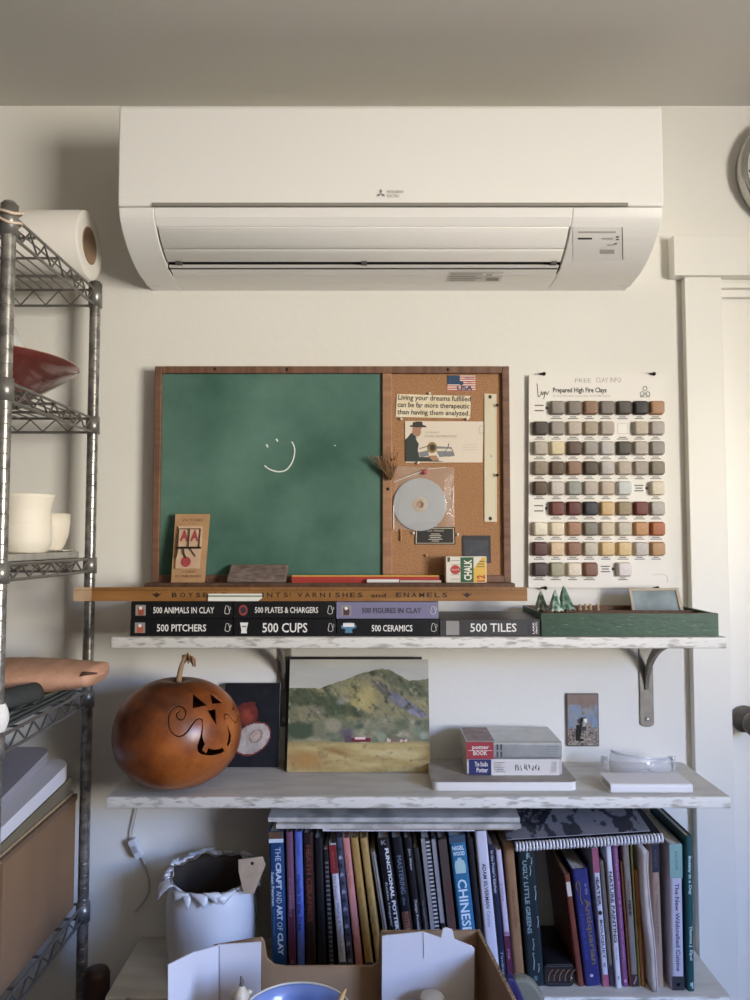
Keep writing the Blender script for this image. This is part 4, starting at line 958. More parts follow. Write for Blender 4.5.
# bottom shelf: cardboard box, folders and paper stacked on it
M_KR = mat('cardboard', '74583e', .85, var=(5, .3, .7), col2='866748', stretch=(1, 1, .4), bump=(70, .15))
bx = thing('cardboard_carton', 'brown cardboard carton on the bottom wire shelf under papers', 'carton', (-.83, 1.465, .6305))
XB, BZ0, BZ1 = -.640, .6305, .852
m = MB(); m.box((-1.05, 1.325, BZ0), (XB, 1.332, BZ1)); m.box((-1.05, 1.632, BZ0), (XB, 1.639, BZ1)); m.box((XB-.005, 1.332, BZ0), (XB, 1.632, BZ1)); m.box((-1.05, 1.332, BZ0), (-1.045, 1.632, BZ1)); m.box((-1.045, 1.332, BZ0), (XB-.005, 1.632, BZ0+.005)); m.build('carton_walls', M_KR, bx, bevel=.001)
m = MB(); m.box((-1.05, 1.322, BZ1), (XB+.001, 1.46, BZ1+.004)); m.build('carton_flap', M_KR, bx)
m = MB(); m.box((-1.05, 1.462, BZ1), (XB+.001, 1.639, BZ1+.004)); m.build('carton_flap', M_KR, bx)
zp_ = BZ1+.0042
def sheaf(name, label, x0, x1, y0_, y1_, fr_z, re_z, col, r=.02, wob=0, cat='papers', seed=1, m_=None):
    """a slightly wavy flat sheaf with rounded corners, upper side zB"""
    poly_ = []
    for cx_, cy_, a0 in ((x1-r, y1_-r, 0), (x0+r, y1_-r, 90), (x0+r, y0_+r, 180), (x1-r, y0_+r, 270)):
        for k in range(5): t = math.radians(a0+22.5*k); poly_.append((cx_+r*math.cos(t), cy_+r*math.sin(t)))
    mb = MB(); mb.prism(poly_, 2, 0, 1)
    for v in mb.v:
        t = (v.y-y0_)/(y1_-y0_); a_ = fr_z[0]*(1-t)+re_z[0]*t; b_ = fr_z[1]*(1-t)+re_z[1]*t; v.z = zp_+(a_ if v.z < .5 else b_)
    return single(mb, name, m_ or mat('paper_'+col, col, .8), label, cat, bevel=.0008)
sheaf('kraft_folder', 'brown kraft folder lying directly on the cardboard carton', -1.04, XB+.004, 1.29, 1.640, (.0004, .008), (.0004, .012), '6d5640', .004, cat='folder')
sheaf('kraft_folder', 'tan folder with a pale edge, second up on the carton', -1.04, XB-.003, 1.292, 1.638, (.0084, .012), (.0124, .018), 'a08a6a', .006, cat='folder')
sheaf('kraft_folder', 'olive brown folder in the middle of the papers on the carton', -1.04, XB-.007, 1.295, 1.636, (.0124, .024), (.0184, .0490), '6f6650', .01, cat='folder')
sheaf('paper_ream', 'thick white block of paper on the folders', -1.04, XB-.009, 1.285, 1.645, (.0250, .050), (.0515, .084), 'cfcdd0', .045)
sheaf('paper_ream', 'lilac grey sheaf of paper, topmost on the carton', -1.04, XB-.052, 1.290, 1.640, (.0506, .056), (.0846, .110), '8f8b90', .03)
# glass jar with blue wire in front of the papers
jz = zp_+.0640
j = thing('glass_jar', 'small clear jar lying by a blue wire loop at the left edge', 'jar', (-.735, 1.33, jz))
m = MB(); m.lathe([(0, 0), (.018, 0), (.020, .004), (.020, .034), (.015, .042), (.015, .050), (.013, .050), (.013, .042), (.018, .033), (.018, .003), (0, .003)], (-.735, 1.33, jz), 24); m.build('jar', mat('jar_glass', 'dfe4e2', .05, trans=.85), j)
m = MB(); m.lathe([(0, .004), (.017, .004), (.017, .022), (0, .022)], (-.735, 1.33, jz), 20); m.build('contents', plain('5a5f48'), j)
m = MB(); m.tube(spline([(-.70, 1.36, jz+.048), (-.690, 1.345, jz+.035), (-.688, 1.335, jz+.012), (-.700, 1.30, jz+.003), (-.73, 1.293, jz+.003), (-.76, 1.296, jz+.003)]), .0028, 8); single(m, 'blue_wire', plain('2b2a78', .4), 'dark blue wire curling round the small jar', 'wire')
# ================================================================== CARVED GOURD
GC = Vector((-.404, 1.556, LZ+.1090)); GR = .1280; GH = .109
def gz(px, py): return (160+px/8.333, 660+py/8.333)
polys = [[(275,275),(395,375),(272,402)], [(415,265),(525,355),(435,365)], [(395,418),(465,408),(472,550)],
 [(345,495),(352,560),(338,640),(312,715),(314,765),(345,790),(400,800),(460,797),(520,780),(565,745),(595,680),(598,630),(580,580),(556,520),(541,485),(547,478),(562,560),(574,620),(567,675),(552,708),(500,742),(450,748),(408,738),(368,690),(353,640),(358,560),(354,490)]]
teeth = [[(352,752),(375,703),(405,728),(385,778)], [(527,742),(518,705),(552,690),(572,735),(560,748),(545,765)]]
lines = [[(353,500),(342,490),(320,488),(285,515),(235,585),(185,630),(135,633),(90,595),(69,525),(76,450),(108,402),(150,384),(190,396),(213,430),(208,470),(183,497),(155,494),(138,468),(142,440),(162,430)],
         [(542,492),(535,466),(551,449),(577,459),(602,495),(630,521),(648,503),(656,462),(642,422),(618,396),(606,412)]]
polys = [[gz(*p) for p in q] for q in polys]; teeth = [[gz(*p) for p in q] for q in teeth]; lines = [spline([gz(*p) for p in q], 5) for q in lines]
def inpoly(x, y, q):
    r = False; j = len(q)-1
    for i in range(len(q)):
        if (q[i][1] > y) != (q[j][1] > y) and x < (q[j][0]-q[i][0])*(y-q[i][1])/(q[j][1]-q[i][1])+q[i][0]: r = not r
        j = i
    return r
def seg_d(x, y, pts):
    b = 1e9
    for i in range(len(pts)-1):
        ax, ay = pts[i]; bx_, by_ = pts[i+1]; dx, dy = bx_-ax, by_-ay
        t = max(0, min(1, ((x-ax)*dx+(y-ay)*dy)/(dx*dx+dy*dy+1e-9))); d = (x-ax-t*dx)**2+(y-ay-t*dy)**2
        if d < b: b = d
    return math.sqrt(b)
def to_px(p):
    c, s_ = math.cos(PITCH), math.sin(PITCH); y, z = p[1], p[2]-CZ
    zc = y*c+z*s_; yc = -y*s_+z*c
    return (375+751*p[0]/zc, 500-751*yc/zc)
def carved(px, py):
    if not (164 < px < 243 and 685 < py < 762): return False
    for q in lines:
        if seg_d(px, py, q) < .62: return True
    for q in teeth:
        if inpoly(px, py, q): return False
    for q in polys:
        if inpoly(px, py, q): return True
    return False
def gourd_pt(a, t):
    """a longitude, t 0 bottom .. 1 top"""
    ph = -PI/2+PI*t; cz_, sz_ = math.cos(ph), math.sin(ph)
    r = GR*abs(cz_)**.93*(1+.012*math.sin(3*a+1))
    z = GH*math.copysign(abs(sz_)**.96, sz_)
    if t > .8: z -= .010*math.exp(-(r/.022)**2)
    if t < .2: z += .006*math.exp(-(r/.04)**2)
    z += .006*(r/GR)*math.cos(a-.4)*0
    return Vector((GC.x+r*math.cos(a), GC.y+r*math.sin(a), GC.z+z+.002))
lon = []; a = math.radians(40)
fa0, fa1 = math.radians(235), math.radians(395)
while a < 2*PI+math.radians(40)-1e-6:
    lon.append(a); a += .0066 if fa0 < a < fa1 else .07
lat = [0]; t = 0
while t < 1-1e-6:
    t += .0026 if .28 < t < .92 else .02
    lat.append(min(t, 1))
nl = len(lon); vs = [gourd_pt(a, t) for t in lat for a in lon]; pxs = [to_px(v) for v in vs]
gd = thing('carved_gourd', 'round orange-brown gourd carved with a smiling face and spiral lines', 'gourd', (GC.x, GC.y, LZ))
fs = []
for i in range(len(lat)-1):
    for k in range(nl):
        k2 = (k+1) % nl; f = (i*nl+k, i*nl+k2, (i+1)*nl+k2, (i+1)*nl+k)
        if fa0 < lon[k] < fa1 and .28 < lat[i] < .93:
            x = sum(pxs[q][0] for q in f)/4; y = sum(pxs[q][1] for q in f)/4
            n_ = (vs[f[0]]-GC)
            if n_.dot(vs[f[0]]-Vector((0, 0, CZ))) < 0 and carved(x, y): continue
        fs.append(f)
M_GOURD = bpy.data.materials.new('gourd_skin'); M_GOURD.use_nodes = True
nt = M_GOURD.node_tree; b_ = nt.nodes['Principled BSDF']; b_.inputs['Roughness'].default_value = .33
tc = nt.nodes.new('ShaderNodeTexCoord'); n1 = nt.nodes.new('ShaderNodeTexNoise'); n1.inputs['Scale'].default_value = 7; n1.inputs['Detail'].default_value = 8; n1.inputs['Roughness'].default_value = .62
r1 = nt.nodes.new('ShaderNodeValToRGB'); r1.color_ramp.elements[0].position = .33; r1.color_ramp.elements[0].color = rgb('3c1c0e'); r1.color_ramp.elements[1].position = .66; r1.color_ramp.elements[1].color = rgb('a8622c')
q_ = r1.color_ramp.elements.new(.5); q_.color = rgb('7f421b')
nt.links.new(tc.outputs['Object'], n1.inputs['Vector']); nt.links.new(n1.outputs['Fac'], r1.inputs['Fac']); nt.links.new(r1.outputs['Color'], b_.inputs['Base Color'])
m = MB(); m.add(vs, fs, 0, True); m.build('shell', M_GOURD, gd, solid=.0045, solid_off=-1)
top = gourd_pt(0, 1).z
st0 = Vector((GC.x+.002, GC.y, top-.008))
m = MB(); sp = spline([tuple(st0), (st0.x+.001, st0.y, st0.z+.022), (st0.x+.007, st0.y-.002, st0.z+.046), (st0.x+.014, st0.y-.003, st0.z+.059), (st0.x+.026, st0.y-.004, st0.z+.060)], 5)
m.tube(sp, [.0062-.0030*i/(len(sp)-1) for i in range(len(sp))], 10); m.build('stem', mat('gourd_stem', '8c6a4c', .8, var=(40, .3, .7), col2='a98a6a', stretch=(1, 1, .2)), gd)
m = MB(); rr = random.Random(3); e_ = Vector(sp[-1])
for i in range(9):
    d = Vector((rr.uniform(-.6, 1), rr.uniform(-1, .4), rr.uniform(-.7, .5))); L = rr.uniform(.014, .028); w0 = rr.uniform(.003, .006)
    p0 = e_-Vector((.012*rr.random(), 0, 0)); side = d.cross(Vector((0, 1, .3))).normalized()*w0
    pts = [p0, p0+d*L*.5+Vector((0, 0, .004)), p0+d*L+Vector((0, 0, -.006))]
    m.add([pts[0]-side*.4, pts[0]+side*.4, pts[1]-side, pts[1]+side, pts[2]-side*.3, pts[2]+side*.3], [(0, 1, 3, 2), (2, 3, 5, 4)], 0)
m.tube([e_, e_+Vector((.008, -.004, -.004)), e_+Vector((.009, -.004, -.018))], [.0035, .003, .0015], 7)
m.build('dried_tip', mat('dry_calyx', '7d5c3c', .9, var=(70, .3, .7), col2='a07c54'), gd, solid=.001)

# ================================================================== PICTURES leaning on the wall
def leaning(px0, px1, pyt, ybase, ytop, th, name, label, cat, fn, nx, ny, edge, hgt=None, zb=LZ, xs=None):
    xa, xb = (at(px0, 740, ybase).x, at(px1, 740, ybase).x) if xs is None else xs
    ztop = at(350, pyt, ytop).z; up = Vector((0, ytop-ybase, ztop-zb)); H = up.length; up.normalize(); nrm = Vector((1, 0, 0)).cross(up)
    if nrm.y > 0: nrm = -nrm
    o = Vector((xa, ybase, zb+.0006)); t = thing(name, label, cat, ((xa+xb)/2, ybase, zb))
    R = Matrix(((1, 0, 0, xa), (0, -nrm.y, up.y, ybase), (0, -nrm.z, up.z, zb+th*abs(nrm.z)+.0004), (0, 0, 0, 1)))
    m = MB(); m.box((0, 0, 0), (xb-xa, th, H), 0, R); m.build('panel', edge, t, bevel=.0008)
    if fn:
        o = R @ Vector((0, -.0004, 0)); picture('painting', nx, ny, o, (1, 0, 0), up, xb-xa, H, fn, t)
    return t
def landscape(u, v):
    du = .020*(fbm(u*11, v*11, 71)-.5); dv = .030*(fbm(u*11, v*11, 72)-.5)
    br = fbm((u+v*.6)*46, (v-u*.6)*15, 41)          # brush marks
    n = lambda s, k: fbm(u*s+du*9, v*s*.8+dv*9, k)
    sky = mix((198, 194, 178), (170, 171, 165), fbm(u*3, v*9, 5)*1.3-.2)
    sky = mix(sky, (208, 198, 174), max(0, .88-v)*2.0)
    pts = [(0, .735), (.10, .742), (.22, .735), (.30, .775), (.40, .815), (.50, .865), (.58, .895), (.66, .915), (.72, .905), (.79, .855), (.86, .805), (.93, .81), (1, .825)]
    r_ = pts[-1][1]
    for i in range(len(pts)-1):
        if pts[i][0] <= u <= pts[i+1][0]:
            t = (u-pts[i][0])/(pts[i+1][0]-pts[i][0]); r_ = pts[i][1]*(1-t)+pts[i+1][1]*t
    ridge = r_+.010*(fbm(u*26, 1, 2)-.5)
    c = sky
    def dab(c, cx_, cy_, rx, ry, col, k=1.2, rot=0):
        x, y = u-cx_+du, v-cy_+dv; x, y = x*math.cos(rot)+y*math.sin(rot), -x*math.sin(rot)+y*math.cos(rot)
        d = (x/rx)**2+(y/ry)**2
        return mix(c, col, (1-d)*k*(.45+br)) if d < 1 else c
    if v < ridge:
        c = mix((112, 112, 86), (150, 142, 106), (n(8, 11)-.3)*2.0+.4*(br-.5))
        c = dab(c, .52, .62, .13, .20, (168, 154, 102), 1.4, -.5); c = dab(c, .44, .74, .10, .06, (158, 148, 104), 1.1, .5)
        c = dab(c, .22, .72, .12, .04, (146, 136, 92), 1.0, .2)
        c = dab(c, .82, .60, .20, .055, (122, 118, 130), 2.2, -.72); c = dab(c, .90, .53, .12, .04, (134, 130, 146), 2.0, -.5)
        c = dab(c, .66, .74, .12, .045, (104, 98, 92), 1.5, -.8); c = dab(c, .74, .82, .12, .06, (96, 98, 76), 1.4, -.6)
        c = dab(c, .90, .72, .14, .07, (92, 98, 76), 1.6, -.6); c = dab(c, .60, .88, .14, .03, (104, 104, 76), 1.1, 0)
        c = dab(c, .10, .66, .15, .10, (82, 88, 64), 1.7); c = dab(c, .30, .58, .18, .11, (78, 86, 62), 1.8, -.4); c = dab(c, .48, .52, .12, .05, (84, 90, 68), 1.4, -.5)
        c = dab(c, .18, .52, .10, .07, (128, 122, 100), 1.2); c = dab(c, .38, .62, .05, .05, (136, 136, 122), 1.2)
        c = mix(c, (66, 72, 54), max(0, (n(20, 8)-.56)*4)); c = mix(c, (174, 166, 138), max(0, (n(24, 18)-.60)*3.5))
        c = mix(c, tuple(x*.72 for x in c), max(0, br-.52)*3.4); c = mix(c, tuple(min(255, x*1.16) for x in c), max(0, .42-br)*3.0)
    tree = .47+.09*(fbm(u*9, 3, 9)-.5)+.02*(br-.5)
    if v < tree:
        c2 = mix((98, 104, 82), (148, 144, 118), (fbm(u*18, v*18, 31)-.25)*2)
        c2 = mix(c2, (176, 166, 144), max(0, (fbm(u*15, v*12, 14)-.56)*4)); c2 = mix(c2, (70, 82, 68), max(0, (fbm(u*12, v*12, 25)-.52)*4))
        c = mix(c, c2, (tree-v)/.05+.3)
        c = dab(c, .08, .36, .11, .085, (72, 82, 62), 2.0); c = dab(c, .42, .33, .06, .06, (98, 90, 100), 1.3); c = dab(c, .30, .40, .09, .07, (150, 144, 120), 1.3)
        c = dab(c, .22, .38, .06, .08, (118, 118, 92), 1.3); c = dab(c, .66, .31, .04, .05, (136, 146, 122), 1.6); c = dab(c, .92, .34, .06, .08, (128, 136, 112), 1.2); c = dab(c, .96, .31, .04, .04, (150, 160, 138), 1.3)
    edge_ = .262+.008*math.sin(u*9)+.006*(br-.5)
    if v < edge_:
        c = mix((158, 136, 86), (186, 168, 116), (fbm(u*6, v*16, 17)-.25)*2)
        c = mix(c, (142, 108, 68), max(0, 1-abs(v-.19+.34*(u-.30))/.030)*max(0, 1-abs(u-.36)/.13)*1.2)
        c = dab(c, .75, .16, .26, .05, (196, 182, 134), 1.0); c = mix(c, (138, 126, 92), max(0, (v-.235)/.03)*.7)
        c = dab(c, .12, .10, .18, .10, (166, 128, 78), 1.3); c = mix(c, (128, 116, 84), max(0, (fbm(u*22, v*30, 62)-.58)*4))
    if .445 < u < .585 and .258+.004*br < v < .298: c = mix((104, 28, 44), (126, 44, 58), br)
    if .475 < u < .545 and .284 < v < .302: c = (224, 198, 192)
    if .40 < u < .445 and .26 < v < .315: c = mix(c, (88, 66, 80), .7)
    if .70 < u < .84 and .262 < v < .296: c = (206, 184, 172) if fbm(u*60, v*30, 2) > .52 else (122, 106, 96)
    return c
M_CANV = mat('canvas_edge', 'cfc9b6', .8); M_BLK = mat('black_panel', '17161a', .6)
leaning(287.0, 430, 660, 1.652, 1.702, .004, 'landscape_painting', 'unframed painting of a green mountain above an ochre field with a red barn', 'painting', landscape, 190, 142, M_CANV)
leaning(284.2, 423.5, 657.3, 1.662, 1.7105, .0035, 'black_panel', 'plain black panel showing as a dark edge behind the landscape painting', 'panel', None, 1, 1, M_BLK)
def pomegranate(u, v):
    c = mix((15, 16, 21), (30, 31, 38), fbm(u*8, v*9, 3)*1.3)
    w_ = .10*(fbm(u*9, v*9, 33)-.5)
    def ell(cx_, cy_, rx, ry, rot=0):
        x, y = u-cx_+w_*.4, (v-cy_)*1.4+w_*.4; x, y = x*math.cos(rot)+y*math.sin(rot), -x*math.sin(rot)+y*math.cos(rot); return (x/rx)**2+(y/ry)**2
    d = ell(.42, .62, .20, .19)
    if d < 1: c = mix((146, 66, 50), (84, 34, 30), d+.7*(fbm(u*14, v*14, 7)-.4))
    if ell(.40, .73, .17, .05, .3) < 1 or ell(.52, .68, .06, .10) < 1: c = mix((124, 52, 44), (96, 40, 36), fbm(u*20, v*20, 5)*1.5)
    d = ell(.52, .33, .36, .25, .5)
    if d < 1.0: c = (122, 58, 54)
    if d < .84:
        c = mix((202, 194, 186), (152, 142, 136), fbm(u*11, v*11, 12)*1.4-.1)
        d2 = ell(.58, .36, .13, .10, .6)
        if d2 < 1: c = mix((142, 118, 106), (190, 172, 160), fbm(u*30, v*30, 4)*1.6)
        if .6 < d2 < 1.0: c = mix(c, (112, 82, 76), .55)
        if ell(.40, .22, .16, .05, .5) < 1: c = mix(c, (178, 166, 158), .6)
    return c
leaning(222, 278, 684, 1.684, 1.711, .012, 'pomegranate_painting', 'small dark canvas painted with a cut red fruit, half hidden by the gourd', 'painting', pomegranate, 60, 84, mat('canvas_side', 'c9c6be', .8), xs=(-.337, -.2135))

# ================================================================== BOOKS LYING on the middle shelf
cat_ = 'books lying on the middle shelf'
def flat_M(xa, yf, z0): return Matrix(((0, 0, 1, xa), (0, 1, 0, yf), (1, 0, 0, z0), (0, 0, 0, 1)))
# thick paper booklet at the bottom: rounded stack with a grey printed cover
bk = thing('book', 'large white paperback under the two smaller books, at the bottom of the pile', 'book', (.265, 1.61, LZ), cat_)
xa, xb = at(432.5, 786, 1.532).x, at(577.5, 786, 1.532).x
m = MB(); m.rbox((xa, 1.532, LZ+.0005), (xb, 1.692, LZ+.0175), .014, 0, axis=2); m.build('pages', mat('paper_white_edge', 'dedad6', .8), bk, bevel=.0008)
m = MB(); m.rbox((xa-.0005, 1.5315, LZ+.0176), (xb+.0005, 1.6925, LZ+.0186), .014, 0, axis=2); m.build('cover', mat('booklet_cover', '8e867c', .6, var=(28, .3, .7), col2='a59c90'), bk)
def dict_blue(mb, S):
    sq_(mb, S, .04, .02, .98, .255, 1); sq_(mb, S, .0, .255, 1, .97, 2)
    vs, fs = text_geo('Pottery', .03)
    for t_, a, b, u0, u1 in (('The Studio', .08, .22, .55, .85), ('Potter', .10, .22, .18, .48)):
        vs, fs = text_geo(t_, .03); mb.add([S(u0+(u1-u0)*y, a+(b-a)*x, .0004) for x, y in vs], fs, 2)
    rr = random.Random(5)
    for k in range(9):
        c0 = .50+.03*k; mb.tube([S(.3+.4*rr.random(), c0+.02*rr.random(), .0005) for _ in range(5)], .0006, 4, 3)
    for k in range(5): sq_(mb, S, .2+.14*k, .28, .24+.14*k, .40-.02*(k % 2), 4); sq_(mb, S, .2+.14*k, .88, .24+.14*k, .95-.01*(k % 2), 4)
x0, x1 = at(467, 768, 1.572).x, at(562, 768, 1.572).x
zb_ = LZ+.0190
book(flat_M(x0, 1.572, zb_), .0325, x1-x0, .125, 'bdb8b6', 'thick book with a blue and white spine in the middle of the pile', dict_blue, [plain('22285e'), plain('d6d0ca'), plain('3c3836'), plain('c3a8a4')], cat_, loc=((x0+x1)/2, 1.64, zb_))
def dict_red(mb, S):
    sq_(mb, S, .0, .0, 1, .285, 1); 
    for t_, a, b, u0, u1 in (('potter', .06, .24, .52, .78), ('BOOK', .07, .22, .22, .48)):
        vs, fs = text_geo(t_, .03); mb.add([S(u0+(u1-u0)*y, a+(b-a)*x, .0004) for x, y in vs], fs, 2)
    mb.tube([S(.5, .02, .0005), S(.5, .27, .0005)], .0006, 4, 2)
    for k in range(2): sq_(mb, S, .12, .315+.04*k, .44, .335+.04*k, 3); sq_(mb, S, .52, .315+.04*k, .86, .335+.04*k, 3)
    for k in range(4): sq_(mb, S, .25+.15*k, .84, .29+.15*k, .96, 4)
zb2_ = zb_+.0330
bt_ = book(flat_M(x0-.001, 1.572, zb2_), .0345, x1-x0+.001, .128, 'a8aaa8', 'thick silver-grey book with a red spine end, topmost of the pile', dict_red, [plain('98323a'), plain('dccfc8'), plain('4a4a4c'), plain('8e908e')], cat_,
     covmat=mat('silver_cover', 'a9aba9', .28, .45, var=(30, .3, .7), col2='bcbebc', bump=(40, .25)), loc=((x0+x1)/2, 1.64, zb2_))
m = MB(); m.box((x0+.002, 1.58, zb2_+.0347), (x0+.058, 1.69, zb2_+.0351)); m.build('cover_band', mat('red_grey_cover', '7d6463', .5, var=(50, .4, .6), col2='8e7a77'), bt_)

# ================================================================== WHITE BOOK AND CLEAR GOGGLES
xa, xb = at(611, 793, 1.515).x, at(693, 793, 1.515).x
book(flat_M(xa, 1.515, LZ+.0005), .0185, xb-xa, .075, 'e2dfde', 'small white book lying at the right end of the middle shelf', None, [], None, pages=plain('b9b4ac'))
gg = thing('safety_goggles', 'clear plastic safety goggles lying behind the small white book', 'goggles', (.567, 1.64, LZ))
M_CLR = mat('clear_plastic', 'dfe2e8', .06, trans=0, alpha=.34, spec=1, coat=1, bump=(40, .5))
M_CLR2 = mat('clear_plastic_edge', 'd6d8de', .12, alpha=.62, spec=1, coat=.6)
gx, gy = .567, 1.650
def wrapf(u, v):
    a = math.radians(200+140*u); rx, ry = .066, .046
    bulge = .006*math.sin(PI*v)
    nose = .016*math.exp(-((u-.5)/.10)**2)*(1-v)
    cr = .0035*(fbm(u*14, v*5, 6)-.5)
    return (gx+(rx+bulge+cr)*math.cos(a), gy+(ry+bulge+cr)*math.sin(a), LZ+.002+nose+.050*v*(1-.28*u))
m = MB(); m.grid(40, 10, wrapf, 0); m.build('lens', M_CLR, gg, solid=.0022)
m = MB(); ep = [Vector(wrapf(i/30, 1)) for i in range(31)]; m.tube(ep, .0026, 8); ep = [Vector(wrapf(i/30, 0)) for i in range(31)]; m.tube(ep, .0020, 8); m.build('lens_rim', M_CLR2, gg)
for sx_ in (0, 1):
    e0 = Vector(wrapf(sx_, .5)); d_ = 1 if sx_ else -1
    m = MB(); m.grid(8, 6, lambda u, v: (e0.x+d_*(.002+.010*math.sin(PI*u))-.03*d_*u*0, e0.y+.050*u*.6-.004, LZ+.008+.034*v*(1-.4*u)+.006*u), 0); m.build('side_shield', M_CLR, gg, solid=.002)
    m = MB(); m.tube([(e0.x, e0.y, LZ+.034), (e0.x+d_*.008, e0.y+.030, LZ+.028), (e0.x+d_*-.040, e0.y+.042, LZ+.010)], .0028, 8); m.build('temple_arm', M_CLR2, gg)
# ================================================================== PICTURE SWITCH PLATE
sw = thing('light_switch', 'printed light switch plate with a pebble beach picture on the wall', 'light switch', tuple(at(582.5, 747, WALL-.006)))
sa, sb_ = at(566.5, 720, WALL-.006).x, at(599, 720, WALL-.006).x; sz0, sz1 = at(582, 746.5, WALL-.006).z, at(582, 693.5, WALL-.006).z
m = MB(); m.box((sa, WALL-.0065, sz0), (sb_, WALL, sz1)); m.build('plate', mat('plate_metal', '6d6660', .4, .6), sw, bevel=.002)
def beach(u, v):
    sky = mix((108, 140, 178), (150, 148, 146), fbm(u*3, v*6, 2)*1.5)
    c = mix(sky, (134, 112, 98), max(0, (fbm(u*5, v*5, 6)-.45)*3)) if v > .34 else mix((122, 112, 104), (178, 168, 154), (fbm(u*16, v*26, 9)-.3)*2.2)
    if v > .80: c = mix(c, (140, 112, 96), .7)
    if v < .36 and fbm(u*24, v*34, 19) > .56: c = (88, 78, 70)
    if .26 < u < .46 and .10 < v < .40 and abs(u-.30-.28*(v-.10)) < .10: c = (34, 30, 30)
    if .28 < u < .52 and .08 < v < .13: c = (40, 36, 34)
    return c
picture('plate_picture', 44, 72, (sa+.003, WALL-.0067, sz0+.003), (1, 0, 0), (0, 0, 1), sb_-sa-.006, sz1-sz0-.006, beach, sw, .35)
m = MB(); tc_ = at(583.5, 724, WALL-.007); m.box((tc_.x-.006, WALL-.0075, tc_.z-.015), (tc_.x+.006, WALL-.006, tc_.z+.015)); m.build('toggle_slot', plain('3a342e'), sw)
m = MB(); m.prism([(WALL-.007, tc_.z-.006), (WALL-.007, tc_.z+.005), (WALL-.022, tc_.z+.016), (WALL-.025, tc_.z+.008)], 0, tc_.x-.004, tc_.x+.004); m.build('toggle', plain('e2dccf', .4), sw, bevel=.001)
for zz in (tc_.z+.024, tc_.z-.026):
    m = MB(); m.lathe([(0, .0018), (.0028, .0012), (.0034, 0)], (0, 0, 0), 12, 0, 'z', Matrix.Translation((tc_.x, WALL-.0066, zz)) @ Matrix.Rotation(PI/2, 4, 'X')); m.build('screw', mat('screw_brass', 'a89878', .35, .7), sw)

# ================================================================== BOTTOM SHELF: VASE, CORD
vz = BZ; vc = (-.340, 1.612, 0)
va = thing('white_vase', 'white ceramic vase with a ruffled leafy rim on the lowest shelf', 'vase', (vc[0], vc[1], vz))
M_VASE = mat('vase_glaze', 'd3d5da', .32, coat=.3)
tilt = Matrix.Translation((vc[0], vc[1], vz)) 
prof = [(0, .004), (.070, .004), (.074, 0), (.080, .004), (.088, .03), (.0925, .07), (.0935, .11), (.0925, .145), (.089, .165), (.086, .174)]
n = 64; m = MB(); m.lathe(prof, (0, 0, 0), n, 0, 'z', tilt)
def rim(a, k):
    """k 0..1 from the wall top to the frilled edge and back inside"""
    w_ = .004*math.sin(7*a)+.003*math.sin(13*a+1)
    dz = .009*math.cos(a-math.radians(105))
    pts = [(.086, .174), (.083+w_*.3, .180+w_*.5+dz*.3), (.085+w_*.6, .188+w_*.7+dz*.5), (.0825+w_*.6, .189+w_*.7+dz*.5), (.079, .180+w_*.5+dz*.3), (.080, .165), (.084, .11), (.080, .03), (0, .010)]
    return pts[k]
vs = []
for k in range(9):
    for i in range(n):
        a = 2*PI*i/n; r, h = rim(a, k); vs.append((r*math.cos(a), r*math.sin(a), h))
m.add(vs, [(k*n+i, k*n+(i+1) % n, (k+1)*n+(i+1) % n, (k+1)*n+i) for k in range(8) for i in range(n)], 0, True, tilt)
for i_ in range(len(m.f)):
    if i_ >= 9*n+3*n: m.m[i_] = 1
m.build('vessel', [M_VASE, mat('vase_inside_shade', '3a322d', .7)], va)  # inner wall coloured dark to stand for the shade inside the vase
m = MB(); rr = random.Random(12)
for i in range(26):
    a = 2*PI*i/26+rr.uniform(-.08, .08); front = math.sin(a) < .2
    r, h = rim(a, 2); p = Vector((r*math.cos(a), r*math.sin(a), h)); out = Vector((math.cos(a), math.sin(a), 0)); sd = Vector((-math.sin(a), math.cos(a), 0))
    L = rr.uniform(.024, .038) if front else rr.uniform(.014, .024); W = rr.uniform(.013, .021); drop = rr.uniform(.35, .95) if front else rr.uniform(-.2, .4); tw = rr.uniform(-1.1, 1.1)
    def leaf(u, v):
        w_ = W*math.sin(PI*min(1, .12+.88*u))**.8*(v-.5)*2
        q = p+out*(.004+L*.45*math.sin(u*1.6))+Vector((0, 0, .004-L*drop*u*u+.004*math.sin(3*u)))+sd*(w_+tw*L*u)+out*(.004*abs(v-.5)*2*-1+.002)
        return tilt @ q
    m.grid(7, 4, leaf, 0)
m.build('leaf_rim', M_VASE, va, solid=.0022)
# tan card tag standing in the vase
q = [(555,280),(668,265),(682,305),(628,440),(580,440),(556,335)]
pp = [at(120+x/4.6875, 800+y/4.6875, 1.535) for x, y in q]
m = MB(); hole = at(120+620/4.6875, 800+297/4.6875, 1.535); ring_ = [(hole.x+.0035*math.cos(2*PI*k/12), hole.z+.0035*math.sin(2*PI*k/12)) for k in range(12)]
m.prism([(p.x, p.z) for p in pp], 1, 1.535, 1.5375, 0)
m.prism(ring_, 1, 1.5346, 1.535, 1)
tag_o = single(m, 'card_tag', [mat('tag_card', 'a8937c', .8, var=(40, .3, .7), col2='b8a38c'), plain('1c1614')], 'tan card tag with a dark hole propped on the rim of the white vase', 'tag')
